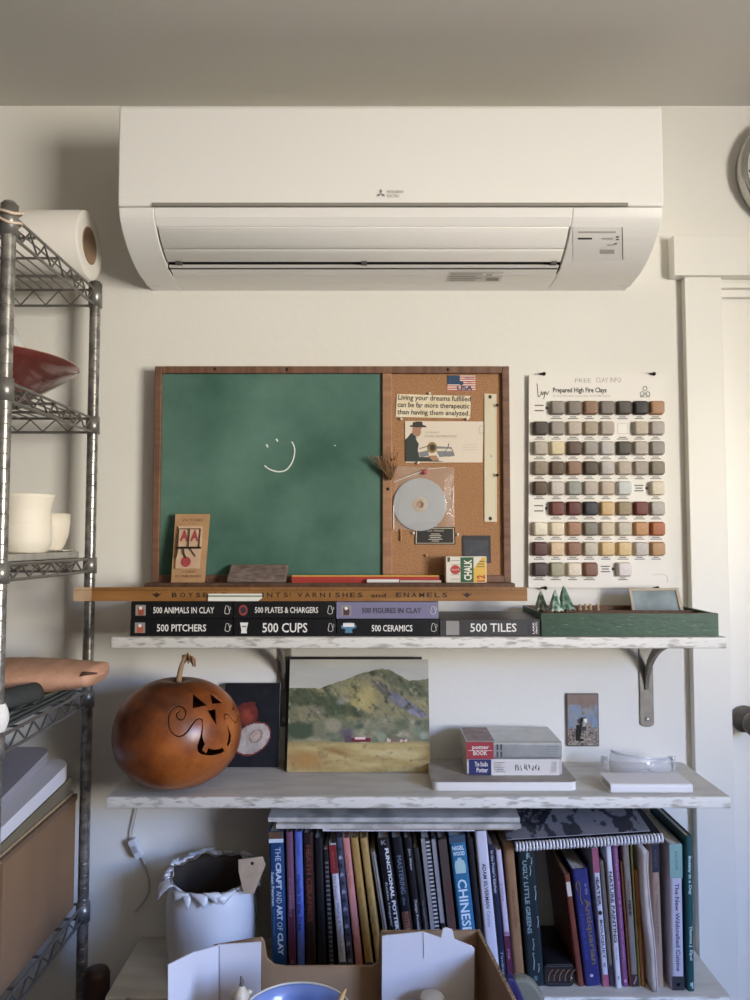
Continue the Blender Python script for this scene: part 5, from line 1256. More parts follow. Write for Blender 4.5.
# cord with inline switch
cd_ = thing('cord', 'thin white cord with a small rocker switch hanging on the wall at left', 'cord', tuple(at(138, 880, WALL-.006)))
cpts = [at(137.5, 806, WALL-.010), at(135, 818, WALL-.010), at(132, 832, WALL-.010), at(131.5, 841, WALL-.010)]
m = MB(); m.tube(spline([tuple(p) for p in cpts], 4), .0018, 7); m.tube(spline([tuple(at(x, y, WALL-.006)) for x, y in ((140, 855), (144.5, 864), (149, 880), (149, 892), (143, 903), (135, 912))], 4), .0018, 7); m.build('cable', mat('cord_white', 'b9b5aa', .5), cd_)
pa, pb_ = at(131.8, 840, WALL-.014), at(140, 856, WALL-.014); dr = (pb_-pa); L = dr.length; dr.normalize(); ang = math.atan2(dr.x, -dr.z)
T = Matrix.Translation((pa+pb_)/2) @ Matrix.Rotation(-ang, 4, 'Y')
m = MB(); m.rbox((-.0085, -.008, -L/2-.002), (.0085, .008, L/2+.002), .004, 0, T, axis=1); m.build('switch_body', mat('switch_white', 'cfd0d4', .4), cd_, bevel=.0015)
m = MB(); m.rbox((-.004, -.0100, -.008), (.004, -.0078, .008), .002, 0, T, axis=1); m.build('rocker', plain('a3a4a8', .4), cd_)

# ================================================================== BOTTOM SHELF: UPRIGHT BOOKS
BF = 1.540
GB = 'books standing on the lowest shelf'
def up(px_t0, px_t1, py_t, px_b0, px_b1, py_b, cov, label, prints=None, mats=None, D=.165, Y=BF, group=GB, covmat=None, soft=False, rsp=None, H=None):
    """upright book from the picture corners of its spine at depth Y; foot set on the shelf"""
    ta, tb = at(px_t0, py_t, Y), at(px_t1, py_t, Y); ba, bb_ = at(px_b0, py_b, Y), at(px_b1, py_b, Y)
    tc_, bc = (ta+tb)/2, (ba+bb_)/2; ax = tc_-bc; th_ = math.atan2(ax.x, ax.z)
    W = ((tb.x-ta.x)+(bb_.x-ba.x))/2*math.cos(th_)*.97
    zlow = BZ+.0006; zc = zlow+abs(math.sin(th_))*W/2
    # extend the axis down to the shelf
    foot = bc+ax*((zc-bc.z)/ax.z); Hh = (tc_-foot).length if H is None else H
    R = Matrix.Rotation(th_, 4, 'Y'); M = Matrix.Translation((foot.x, Y, zc)) @ R @ Matrix.Translation((-W/2, 0, 0))
    return book(M, W, Hh, D, cov, label, prints, mats, group, soft=soft, covmat=covmat, rsp=rsp, loc=(foot.x, Y+D/2, BZ))
P = plain
def fn1(mb, S):
    sq_(mb, S, 0, .93, 1, .955, 1); sq_(mb, S, 0, .955, 1, 1, 2)
    down(mb, S, 'THE', .42, .78, .81, .90, 1, bold=0); down(mb, S, 'CRAFT', .42, .80, .625, .80, 1, bold=.04); down(mb, S, 'AND', .42, .78, .535, .615, 1); down(mb, S, 'ART', .42, .80, .425, .525, 1, bold=.04); down(mb, S, 'OF', .42, .78, .36, .415, 1); down(mb, S, 'CLAY', .42, .80, .20, .345, 1, bold=.04)
    down(mb, S, 'Susan Peterson', .10, .30, .52, .74, 1, bold=.02); down(mb, S, 'Jan Peterson', .12, .28, .33, .50, 3)
up(268, 283.6, 832, 272.5, 287, 969, '1b3f6b', 'wide blue book reading THE CRAFT AND ART OF CLAY at the left end', fn1, [P('c9d3de'), P('5e4634'), P('5f86b4')])
up(285, 292.8, 832, 289, 296, 969, '6f4a60', 'mauve book just right of the wide blue clay book', lambda mb, S: (sq_(mb, S, .05, 0, .95, .5, 1), down(mb, S, 'Ceramics', .3, .7, .45, .7, 2), level(mb, S, 'o', .35, .65, .15, .17, 2)), [P('54243e'), P('a07c92')])
up(293.8, 302, 832, 297.2, 305, 969, '5668b4', 'periwinkle blue book, third from the left end', lambda mb, S: (down(mb, S, 'Hands in the Tree', .25, .75, .36, .72, 1, bold=.03), down(mb, S, 'Hopper', .3, .7, .84, .95, 1)), [P('2c3180')])
up(303, 313, 833, 306.2, 316.5, 969, '2b1a17', 'dark brown book with dull red capital lettering down its spine', lambda mb, S: down(mb, S, 'HEATH CERAMICS', .25, .75, .42, .92, 1, bold=.02), [P('7d3a2a')])
up(314, 322.5, 838, 318, 327, 969, '17161b', 'plain black book right of the brown one with red lettering', None, [], D=.150)
def coil(mb, S):
    for k in range(26): sq_(mb, S, .30, .05+.034*k, .95, .05+.034*k+.014, 1, .0006)
up(323.2, 328, 850, 328.5, 334.5, 969, '1b1a1e', 'black comb-bound notebook with grey loops, left of the red-topped book', coil, [P('6d6a70')], D=.14, soft=True)
def fn6(mb, S):
    sq_(mb, S, 0, .79, 1, .995, 1); sq_(mb, S, 0, .0, 1, .17, 2)
    for k in range(5): sq_(mb, S, .1+.15*(k % 3), .02+.028*k, .5+.15*(k % 3), .04+.028*k, 3)
    down(mb, S, 'The Potter', .3, .6, .60, .78, 4); down(mb, S, 'Mixing & Glaze Colour', .28, .72, .20, .58, 4)
    down(mb, S, 'guide', .35, .65, .83, .95, 5)
up(328.8, 335.6, 844, 338.8, 346.8, 966, 'c4c1cc', 'white book with a dark red top to its spine, leaning left', fn6, [P('7a2226'), P('3a3a48'), P('a3a1b0'), P('5a5a78'), P('b8605c')], D=.15)
def fn7(mb, S):
    rr = random.Random(7)
    for k in range(16):
        v = .04+.058*k; mb.add([S(.1, v, .0003), S(.9, v+.01, .0003), S(.6, v+.03, .0003), S(.2, v+.028, .0003)], [(0, 1, 2, 3)], 1+k % 2)
up(336.2, 341.5, 838, 347.5, 354.0, 966, '44465c', 'slate blue patterned book beside the pink one', fn7, [P('8f90a4'), P('23242f')], D=.15)
up(342, 348.8, 838, 355, 363.4, 966, 'c2827c', 'salmon pink book leaning left among darker books', lambda mb, S: down(mb, S, 'Oriental Glazes', .35, .65, .66, .88, 1), [P('9a5a58')])
def fn9(mb, S): down(mb, S, 'Studio Ceramics', .3, .65, .34, .66, 1); level(mb, S, 'T', .4, .6, .93, .955, 1, bold=.03)
def fn9b(mb, S): fn9(mb, S); sq_(mb, S, .05, .0, .95, .16, 2); sq_(mb, S, .15, .01, .85, .14, 3); sq_(mb, S, .0, .0, 1, .012, 4)
up(349.8, 357.8, 838, 365.2, 373.4, 964, 'a5834a', 'mustard book with a green block at the foot of its spine', fn9b, [P('6f5228'), P('23343c'), P('1f4f4e'), P('c4c0b4')])
up(359.2, 367.4, 838, 374.4, 381.6, 950, 'a98a54', 'second mustard book, without a green block, right of the first', fn9, [P('6f5228')])
up(370.5, 375, 852, 383, 387, 930, '8f8a84', 'thin grey book between the mustard books and FUNCTIONAL POTTERY', lambda mb, S: sq_(mb, S, .4, 0, .6, 1, 1), [P('4c4844')], D=.15)
def fn12(mb, S): down(mb, S, 'FUNCTIONAL POTTERY', .50, .82, .34, .93, 1, bold=.05); down(mb, S, 'Robin Hopper', .12, .36, .40, .70, 2, bold=.02); level(mb, S, 'K', .3, .7, .955, .985, 2)
up(376.5, 389.5, 838, 389.0, 401.2, 927, '131218', 'black book with white lettering FUNCTIONAL POTTERY', fn12, [P('d8d8dc'), P('a8a8ae')])
def fn13(mb, S): down(mb, S, 'MASTERING', .3, .72, .62, .88, 1); down(mb, S, 'the', .35, .6, .545, .60, 1); sq_(mb, S, .1, .30, .92, .50, 2); down(mb, S, "POTTER'S WHEEL", .3, .72, .22, .50, 3, .0005)
up(390.6, 402.2, 838, 402.6, 412.8, 927, '14141b', 'black book with blue lettering MASTERING THE POTTER\'S WHEEL', fn13, [P('76869c'), P('4a2c26'), P('a8745c')])
def fn14(mb, S): down(mb, S, 'Jim Shaw', .35, .7, .78, .93, 1, bold=.02); down(mb, S, 'Design Formulas', .35, .75, .36, .58, 1, bold=.02)
up(403.2, 411.8, 838, 414.2, 421.8, 927, '15151a', 'black book with small white lettering right of MASTERING', fn14, [P('b9b9be')])
up(412.8, 418.6, 848, 423.0, 429.0, 927, '2b2a2c', 'dark grey narrow book left of the comb-bound notebook', lambda mb, S: down(mb, S, 'The Complete Guide', .3, .7, .40, .62, 1), [P('8f8f94')], D=.15)
def coil2(mb, S):
    sq_(mb, S, .0, 0, .45, 1, 1)
    for k in range(36): sq_(mb, S, .50, .02+.027*k, 1.0, .02+.027*k+.013, 2, .0007)
up(420.5, 429.6, 838, 430.6, 439.2, 927, '1c1b1f', 'grey and black comb-bound notebook with pale loops', coil2, [P('8b8888'), P('b4b2b6')], D=.15, soft=True)
up(430.4, 436.0, 836, 440.2, 446.2, 927, '18171b', 'slim black book with a long grey label', lambda mb, S: sq_(mb, S, .1, .42, .8, .98, 1), [P('8d8b90')])
def fn18(mb, S): sq_(mb, S, .05, .30, .95, .99, 1); down(mb, S, 'JAPANESE CLAY', .3, .75, .34, .70, 2, bold=.02)
up(437.2, 446.8, 838, 447.4, 456.4, 927, '2a1c1a', 'dark brown book left of the bright blue glaze book', fn18, [P('4a3c38'), P('6a241e')])
def fn19(mb, S):
    level(mb, S, 'NIGEL', .14, .86, .905, .935, 1, bold=.03); level(mb, S, 'WOOD', .14, .86, .868, .897, 1, bold=.03)
    n = 14; mb.add([S(.5+x, v, .0004) for x, v in ((-.30, .75), (.30, .75), (.34, .80), (.26, .835), (.12, .84), (.12, .855), (-.12, .855), (-.12, .84), (-.26, .835), (-.34, .80))], [tuple(range(10))], 2)
    down(mb, S, 'CHINESE', .22, .78, .35, .71, 1, bold=.02); down(mb, S, 'GLAZES', .22, .78, .05, .32, 1, bold=.02); sq_(mb, S, 0, .955, 1, 1, 3)
up(448.4, 465.2, 836, 458.8, 475.8, 930, '2c6c92', 'bright blue book reading CHINESE with a pale jar on its spine', fn19, [P('d3e2ea'), P('a9c6c4'), P('3a4c5e')])
up(466.8, 473.0, 838, 478.8, 484.4, 950, '1e1a1e', 'very dark book between CHINESE and the tall white book', None, [])
up(474.2, 487.0, 831, 488.6, 500.4, 976, 'cbc9d6', 'tall white book with small black lettering right of the bright blue CHINESE book', lambda mb, S: (down(mb, S, 'ADAM SILVERMAN', .34, .66, .50, .79, 1, bold=.02), down(mb, S, 'Ceramics', .34, .66, .38, .48, 2)), [P('302e36'), P('6b6976')])
up(488.0, 494.4, 845, 501.2, 507.0, 977, '22263f', 'thin navy book right of the tall white book with small black lettering', lambda mb, S: (down(mb, S, "In the Potter's Kitchen", .25, .75, .66, .96, 1, bold=.02), down(mb, S, 'Timber', .3, .7, .08, .25, 1)), [P('b9bccc')], D=.15)
def fn23(mb, S): sq_(mb, S, 0, .0, 1, .37, 1); down(mb, S, 'Lucie', .35, .65, .62, .75, 2); sq_(mb, S, .2, .04, .8, .09, 3); level(mb, S, 'o', .1, .9, .375, .40, 4, bold=.05); down(mb, S, 'rie', .35, .7, .20, .27, 3)
up(495.2, 501.4, 850, 508.0, 514.0, 976, 'c3b9cc', 'pale lilac book with a plum lower half to its spine', fn23, [P('5a1f3e'), P('7d6a88'), P('c9a9b8'), P('a04a74')], D=.15)
up(503.4, 513.6, 842, 514.8, 525.2, 978, '8d6444', 'light brown wooden-looking book left of UGLY LITTLE GREENS', lambda mb, S: down(mb, S, 'Clay and Fire', .35, .65, .40, .66, 1), [P('6f4028')], covmat=mat('tan_cover', '84603f', .6, var=(20, .3, .7), col2='9a7450'))
def fn25(mb, S):
    down(mb, S, 'UGLY LITTLE GREENS', .20, .46, .38, .91, 1, bold=.02)
    for v0, v1, u0 in ((.92, .98, .48), (.88, .93, .70), (.80, .87, .60), (.62, .72, .80), (.42, .50, .82), (.26, .34, .45), (.12, .24, .40), (.10, .16, .66)):
        mb.tube([S(u0, v0, .0004), S(u0+.06, (v0+v1)/2, .0004), S(u0+.02, v1, .0004), S(u0+.10, v1-.004, .0004)], .0011, 5, 2)
    level(mb, S, 'KG', .45, .68, .93, .965, 1, bold=.03); sq_(mb, S, .40, .04, .58, .075, 3)
up(515.6, 536.8, 848, 529.2, 543.0, 978, '16262c', 'dark teal book reading UGLY LITTLE GREENS with a leaf pattern', fn25, [P('8ba0a4'), P('9fb0ae'), P('5c7076')])
# ornamented dark case lying in the gap
dk = thing('ornate_case', 'black case with copper arcs lying in the dark gap between the books', 'case', (.365, 1.60, BZ))
xa, xb = at(544, 975, 1.542).x, at(573.5, 975, 1.542).x
m = MB(); m.rbox((xa, 1.540, BZ+.001), (xb, 1.69, BZ+.044), .008, 0, axis=1); m.build('case', mat('case_black', '17171b', .4), dk, bevel=.001)
m = MB()
for k in range(5):
    x = xa+.012+.011*k; m.tube([(x-.004, 1.5395, BZ+.012), (x-.003, 1.5395, BZ+.022), (x+.001, 1.5395, BZ+.030), (x+.006, 1.5395, BZ+.034)], .0010, 5, 0)
    m.tube([(x-.002, 1.5395, BZ+.010), (x+.001, 1.5395, BZ+.018), (x+.006, 1.5395, BZ+.024)], .0005, 5, 1)
for zz in (.006, .040): m.tube([(xa+.006, 1.5395, BZ+zz), (xb-.006, 1.5395, BZ+zz)], .0006, 5, 1)
m.lathe([(0, -.002), (.002, 0), (0, .002)], (xb-.005, 1.5395, BZ+.018), 8, 2)
m.build('copper_arcs', [mat('copper_line', 'b98a6a', .4, .5), P('4c4a4e'), P('e0d2c4')], dk)
up(563.8, 569.6, 874, 578.0, 584.6, 985, '70392c', 'red-brown book leaning left beside the royal blue one', lambda mb, S: sq_(mb, S, .2, .80, .9, .93, 1), [P('cfc4b8')], D=.18)
def fn27(mb, S):
    down(mb, S, 'Antiquarian', .46, .90, .18, .74, 1, bold=.02); down(mb, S, 'in the', .66, .85, .78, .87, 2)
    mb.tube([S(a, b, .0005) for a, b in spline([(.20, .82), (.12, .86), (.26, .90), (.36, .85), (.30, .76), (.40, .70)], 4)], .0011, 6, 1)
    down(mb, S, 'STICKER BOOK', .18, .36, .22, .62, 3); n = 12
    mb.add([S(.45+.11*math.cos(2*PI*k/n), .09+.014*math.sin(2*PI*k/n), .0006) for k in range(n)], [tuple(range(n))], 4)
up(571.0, 588.6, 869, 585.8, 601.0, 984, '2a2c68', 'royal blue book with gold lettering ANTIQUARIAN', fn27, [P('7d6a48'), P('a8a0b4'), P('3f4ba0'), P('b9bccc')], D=.18)
def fn28(mb, S):
    sq_(mb, S, 0, .82, 1, 1, 1); sq_(mb, S, 0, 0, 1, .085, 1); down(mb, S, 'EATER', .26, .76, .58, .77, 2, bold=.03); down(mb, S, 'BOUQUET', .26, .76, .20, .48, 2, bold=.02); n = 12
    mb.add([S(.5+.32*math.cos(2*PI*k/n), .53+.016*math.sin(2*PI*k/n), .0006) for k in range(n)], [tuple(range(n))], 3); level(mb, S, 'w', .3, .7, .77, .79, 2); level(mb, S, 'g', .3, .7, .14, .17, 2)
up(591.8, 597.8, 848, 603.0, 609.4, 984, 'c8c6d4', 'white book with pink ends and a black dot on its spine', fn28, [P('9a5068'), P('3c3a4a'), P('1c1a22')])
up(599.4, 603.8, 861, 609.8, 614.0, 980, '6a6058', 'thin grey-brown book between two white ones', lambda mb, S: sq_(mb, S, 0, 0, 1, .17, 1), [P('2a2434')], D=.15)
up(605.8, 611.0, 846, 616.0, 622.4, 987, 'cfcdd6', 'white book reading NATURE PAINTING in widely spaced capitals', lambda mb, S: (down(mb, S, 'NATURE PAINTING', .22, .80, .32, .82, 1, bold=.03), down(mb, S, 'studio', .35, .68, .20, .29, 2), level(mb, S, 'y', .3, .7, .06, .085, 1)), [P('3c3a46'), P('8886a0')], D=.16, Y=1.534)
up(611.8, 618.2, 845, 623.0, 628.0, 982, '7d4a72', 'magenta book with pale lettering beside the NATURE PAINTING one', lambda mb, S: (down(mb, S, 'Design in Asian & Islamic Ceramics', .3, .75, .18, .97, 1), sq_(mb, S, .3, .03, .7, .05, 1)), [P('c09ab4')])
up(620.3, 622.1, 862, 629.1, 630.8, 978, '6e4028', 'very thin rust brown book right of the magenta one', None, [], D=.14)
def fn32(mb, S): down(mb, S, 'MUD', .3, .65, .62, .74, 1); down(mb, S, 'FIRE', .3, .7, .50, .61, 2, bold=.04); sq_(mb, S, 0, 0, 1, .085, 3); mb.tube([S(.3, .02, .0005), S(.6, .05, .0005), S(.7, .07, .0005)], .0014, 5, 4)
up(621.6, 629.4, 845, 631.6, 638.2, 981, '7f756c', 'taupe grey book with a dark foot, reading FIRE', fn32, [P('6a4a3c'), P('2c2624'), P('3a1f26'), P('a89a9c')])
up(630.0, 632.0, 842, 638.6, 640.4, 978, '6b642e', 'thin olive book left of the orange-brown one', None, [], D=.15)
up(634.0, 638.4, 870, 641.8, 645.2, 985, '9a6236', 'orange-brown wooden-toned book behind the wavy magazine', None, [], D=.13, covmat=mat('rust_cover', '86522c', .55, var=(20, .3, .7), col2='a06a3c'))
# wavy cream magazine: a bent sheaf
mg = thing('magazine', 'cream magazine with a wavy buckled edge bulging past its neighbours', 'magazine', (.555, 1.60, BZ), GB)
ptsL = [(642.0, 851), (643, 880), (645, 915), (649.5, 950), (652.5, 989)]; ptsR = [(648.0, 851), (647.8, 870), (650, 900), (655, 945), (657.8, 990)]
Yg = 1.522
def magf(side, d):
    q = ptsL if side == 0 else ptsR; sp_ = spline(q, 5); return [Vector((at(x, y, Yg).x, Yg+.155*d, at(x, y, Yg).z)) for i, (x, y) in enumerate(sp_)]
m = MB(); Lf, Rf, Lb, Rb = magf(0, 0), magf(1, 0), magf(0, 1), magf(1, 1)
for a in (Lf, Rf, Lb, Rb):
    dz = (BZ+.0006)-min(v.z for v in a)
    for v in a: v.z += dz*(1-(v.z-min(w.z for w in a))/.3)
    a[-1].z = BZ+.0006
n = len(Lf); vs = Lf+Rf+Rb+Lb; fs = []
for i in range(n-1):
    for k in range(4): k2 = (k+1) % 4; fs.append((k*n+i, k*n+i+1, k2*n+i+1, k2*n+i))
fs += [(0, n, 2*n, 3*n), (4*n-1, 3*n-1, 2*n-1, n-1)]
m.add(vs, fs, 0, True); mo = m.build('pages', mat('magazine_cream', 'b9aca4', .7, var=(30, .4, .6), col2='c6b9b0'), mg)
m = MB(); m.tube([(v.x-.0006, v.y-.0006, v.z) for v in Rf], .0014, 6); m.build('fold', plain('d2c8c4'), mg)
def fn35(mb, S): sq_(mb, S, 0, .80, 1, 1, 1); down(mb, S, 'foraging', .35, .65, .84, .96, 2); down(mb, S, 'The Wilderness Forest', .3, .62, .30, .74, 2)
up(650.6, 659.6, 844, 657.0, 663.4, 980, '9c8474', 'tan book with a navy top to its spine left of the cuisine book', fn35, [P('1d2036'), P('6d5a50')])
def fn36(mb, S):
    sq_(mb, S, 0, .765, 1, 1, 1); sq_(mb, S, 0, 0, 1, .095, 2); down(mb, S, 'The New Wildcrafted Cuisine', .36, .70, .13, .73, 3, bold=.015); down(mb, S, 'BAUDAR', .42, .62, .82, .95, 4); sq_(mb, S, .4, .03, .6, .05, 4)
up(669.2, 682.2, 844, 672.0, 684.6, 985, 'b9b6c4', 'thick book reading THE NEW WILDCRAFTED CUISINE with a sage band', fn36, [P('7ba09a'), P('2c2a30'), P('3a3a4e'), P('3f5e5c')], Y=1.528, D=.18)
def fn37(mb, S): down(mb, S, 'Botany in a Day', .22, .74, .62, .87, 1, bold=.03); down(mb, S, 'Thomas J. Elpel', .22, .74, .20, .42, 1, bold=.03); sq_(mb, S, .35, .035, .62, .055, 1); sq_(mb, S, .55, .02, .75, .06, 1); 
up(686.0, 692.2, 836, 687.2, 695.6, 985, '174a4c', 'tall teal green book reading BOTANY IN A DAY at the right end', fn37, [P('b9d0ce')], Y=1.524, D=.195)

# ================================================================== PAPER PILES on top of the upright books
def pile(name, label, q0, q1, Y0, Y1, z, th, col, slope=0, cat='papers', var=None):
    """flat sheet from px q0..q1 on its front edge at Y0, back to Y1"""
    xa, xb = at(q0, 825, Y0).x, at(q1, 825, Y0).x
    m = MB(); vs = []
    for yy, dz in ((Y0, 0), (Y1, slope)):
        for xx in (xa, xb): vs += [(xx, yy, z+dz), (xx, yy, z+dz+th)]
    m.add(vs, [(0, 2, 3, 1), (4, 5, 7, 6), (0, 1, 5, 4), (2, 6, 7, 3), (1, 3, 7, 5), (0, 4, 6, 2)], 0)
    return single(m, name, var or mat('sheet_'+col, col, .75), label, cat, bevel=.0006)
ZT_ = .8282
pile('white_board', 'thin white board, lowest of the papers on the books', 322.5, 475, 1.535, 1.70, ZT_, .0055, 'e6e5ea')
pile('paper_sheaf', 'brown-edged sheaf of paper on the white board above the books', 330, 518, 1.526, 1.70, ZT_+.0058, .0045, 'a08c78')
pile('paper_sheaf', 'wide grey sheaf of newspaper under the middle shelf', 276, 521, 1.520, 1.70, ZT_+.0106, .0085, '9c9a9e', 0, var=mat('newsprint', 'a09d97', .8, var=(26, .42, .58), col2='c3c0b8', stretch=(1, 1, 1)))
pile('paper_sheaf', 'curled grey drawing paper, topmost of the papers under the middle shelf', 268, 520, 1.532, 1.70, ZT_+.0194, .0085, '8e8c92', .008, var=mat('drawing_paper', '96948f', .8, var=(18, .40, .56), col2='c0bdb6'))
# spiral notebook with a printed sheet on it
nb = thing('spiral_notebook', 'dark spiral notebook with a white wire coil lying on the right-hand books', 'notebook', (.42, 1.6, .815))
xa, xb = at(515, 846, 1.512).x, at(664, 840, 1.512).x; za, zb3 = .8185, .8185
za = at(515, 848, 1.512).z; zb3 = at(664, 839, 1.512).z
def nbp(u, d, l): return Vector((xa+(xb-xa)*u, 1.514+d, za+(zb3-za)*u+l+d*.10))
m = MB(); vs = [nbp(0, .004, -.004), nbp(1, .004, -.004), nbp(1, .18, -.004), nbp(0, .18, -.004), nbp(0, .004, .004), nbp(1, .004, .004), nbp(1, .18, .004), nbp(0, .18, .004)]
m.add(vs, [(0, 3, 2, 1), (4, 5, 6, 7), (0, 1, 5, 4), (1, 2, 6, 5), (2, 3, 7, 6), (3, 0, 4, 7)]); m.build('cover', mat('notebook_dark', '1e1d24', .5), nb, bevel=.001)
m = MB(); N = 44
for k in range(N):
    p = nbp((k+.5)/N, 0, 0); m.torus((p.x, p.y+.004, p.z), .0076, .0021, 'x', 12, 6)
    m.torus((p.x+.0016, p.y+.004, p.z), .0072, .0008, 'x', 12, 6)
m.build('wire_coil', mat('coil_white', 'f2f2f6', .45), nb, label='white wire coil along the front edge')
def printed(u, v):
    c = mix((118, 117, 122), (142, 141, 146), fbm(u*9, v*4, 3))
    if fbm(u*16, v*5, 8) > .56: c = (62, 62, 68)
    d = abs(u-.24)/.16+abs(v-.62)/.5
    if d < 1: c = (40, 40, 46) if (fbm(u*60, v*20, 3) > .36) else (104, 103, 108)
    e_ = math.hypot((u-.86)/.11, (v-.6)/.32)
    if .8 < e_ < 1.1: c = (58, 58, 64)
    return c
ps = thing('printed_sheet', 'grey sheet printed with dark ornaments lying on the spiral notebook', 'print', (.42, 1.6, .83))
p0, p1 = nbp(-.04, .016, .0075), nbp(.93, .016, .0077)
ux = (p1-p0); L = ux.length; ux.normalize(); uy = Vector((0, .985, .17)).normalized()
picture('print', 120, 50, p0+Vector((0, 0, .0015)), ux, uy, L, .165, printed, ps, .5)
m = MB(); q4 = [p0, p1, p1+uy*.165, p0+uy*.165]; m.add(q4+[v+Vector((0, 0, .0013)) for v in q4], [(0, 3, 2, 1), (4, 5, 6, 7), (0, 1, 5, 4), (1, 2, 6, 5), (2, 3, 7, 6), (3, 0, 4, 7)]); m.build('board', plain('8f8e94'), ps)

# ================================================================== FOREGROUND CARTON on a low bench
BT = .425
bn = thing('low_bench', 'low wooden bench below the open carton, under the picture', 'bench', (-.03, 1.15, 0))
m = MB(); m.box((-.52, .82, BT-.03), (.50, 1.475, BT)); m.build('bench_top', mat('bench_wood', '7a5c42', .6, var=(14, .3, .7), col2='96745a', stretch=(1, 6, 1)), bn, bevel=.003)
for x in (-.48, .46):
    for y in (.86, 1.435): m = MB(); m.box((x-.025, y-.025, 0), (x+.025, y+.025, BT-.03)); m.build('leg', mat('bench_wood', '7a5c42'), bn, bevel=.003)
bo = thing('open_carton', 'open brown cardboard carton with white inner flaps in the foreground', 'carton', (-.06, 1.15, BT))
M_BOX = mat('carton_card', '8f7152', .85, var=(8, .3, .7), col2='9f8060', bump=(90, .12))
M_CORR = mat('carton_edge', '6f5338', .9, var=(260, .4, .6), col2='a08664', stretch=(1, 1, .1))
M_BOXW = mat('carton_white', 'd6d2d4', .7)
YB = 1.365
rz = at(215, 946, YB).z
zlo = at(320, 967, YB).z; zr = at(430, 931, YB).z; zl2 = at(262, 938, YB).z
xs_ = lambda px, y=948: at(px, y, YB).x
rear = [(xs_(213), BT+.001), (xs_(477), BT+.001), (xs_(477), zr), (xs_(381), zr-.001), (xs_(379.5), zr-.012), (xs_(378), zlo+.008), (xs_(372), zlo+.001), (xs_(285), zlo), (xs_(274), zlo+.003), (xs_(267), zlo+.014), (xs_(264), zl2-.006), (xs_(261), zl2), (xs_(213), rz)]
m = MB(); m.prism(rear, 1, YB, YB+.006, 0); m.build('rear_wall', [M_BOX], bo, bevel=.0006)
def wall(p_back, p_front, zt_back, zt_front, name, th=.006):
    a = Vector((p_back[0], p_back[1], 0)); b = Vector((p_front[0], p_front[1], 0)); nn = Vector((-(b-a).y, (b-a).x, 0)).normalized()*th
    vs = [(a.x, a.y, BT+.001), (b.x, b.y, BT+.001), (b.x, b.y, zt_front), (a.x, a.y, zt_back)]; vs2 = [(v[0]+nn.x, v[1]+nn.y, v[2]) for v in vs]
    mb = MB(); mb.add(vs+vs2, [(0, 1, 2, 3), (7, 6, 5, 4), (0, 4, 5, 1), (1, 5, 6, 2), (3, 7, 4, 0)], 0); mb.add([vs[3], vs[2], vs2[2], vs2[3]], [(0, 1, 2, 3)], 1); mb.build(name, [M_BOX, M_CORR], bo)
lf = at(150, 1000, 1.185); rf = at(509, 1000, 1.185)
fl_ = (lf.x-.045, .93); fr_ = (rf.x+.040, .93)
wall((xs_(213), YB), fl_, rz, lf.z-.002, 'side_wall'); wall((xs_(477), YB+.006), fr_, zr, rf.z-.002, 'side_wall', .006)
m = MB(); m.box((fl_[0], .924, BT+.001), (fr_[0], .930, rz-.02)); m.build('front_wall', [M_BOX], bo)
m = MB(); m.prism([(xs_(213), YB), (xs_(477), YB), fr_, fl_], 2, BT+.0005, BT+.006); m.build('floor_panel', [M_BOX], bo)
def flap(pts, Y0, Y1, name, folds):
    """white panel standing in the carton; pts picture corners, leaning from depth Y1 at the foot to Y0 at the top"""
    w_ = [at(x, y, Y0) for x, y in pts]
    mb = MB(); n = len(w_); back = [v+Vector((0, .003, 0)) for v in w_]
    mb.add(w_+back, [tuple(range(n)), tuple(range(2*n-1, n-1, -1))]+[(i, i+n, (i+1) % n+n, (i+1) % n) for i in range(n)], 0)
    for fx, fy0, fy1 in folds:
        a, b = at(fx, fy0, Y0-.0006), at(fx+.4, fy1, Y0-.0006); mb.tube([a, b], .0008, 6, 1)
    mb.build(name, [M_BOXW, plain('a9a5a8')], bo, bevel=.0005)
flap([(218, 1045), (217.5, 944.8), (261, 942.2), (260.5, 985), (260, 1045)], 1.350, 1.35, 'white_flap', [(219.5, 946, 1000)])
a_ = [at(217.4, 944.8, 1.349), at(192, 952, 1.270), at(167, 964.5, 1.200), at(167, 1045, 1.200), at(217.6, 1045, 1.349)]
mb = MB(); mb.add(a_+[v+Vector((.0022, -.0018, 0)) for v in a_], [(0, 1, 2, 3, 4), (9, 8, 7, 6, 5)]+[(i, i+5, (i+1) % 5+5, (i+1) % 5) for i in range(5)]); mb.build('white_flap', [M_BOXW], bo)
flap([(381.5, 1060), (382, 936.5), (386, 935.6), (423, 932), (441, 938.2), (442.8, 929), (446, 927.8), (452.5, 930), (454.5, 939.5), (472, 946.5), (474.5, 949), (474, 1060)], 1.318, 1.318, 'white_flap', [(423.5, 933, 958)])
# inner carton that carries the small things
ic = MB(); ic.box((-.222, 1.209, BT+.0065), (-.200, 1.235, .668)); single(ic, 'packing_block', mat('kraft_tan', 'a5805a'), 'small brown packing block inside the foreground carton', 'packing block', bevel=.002)
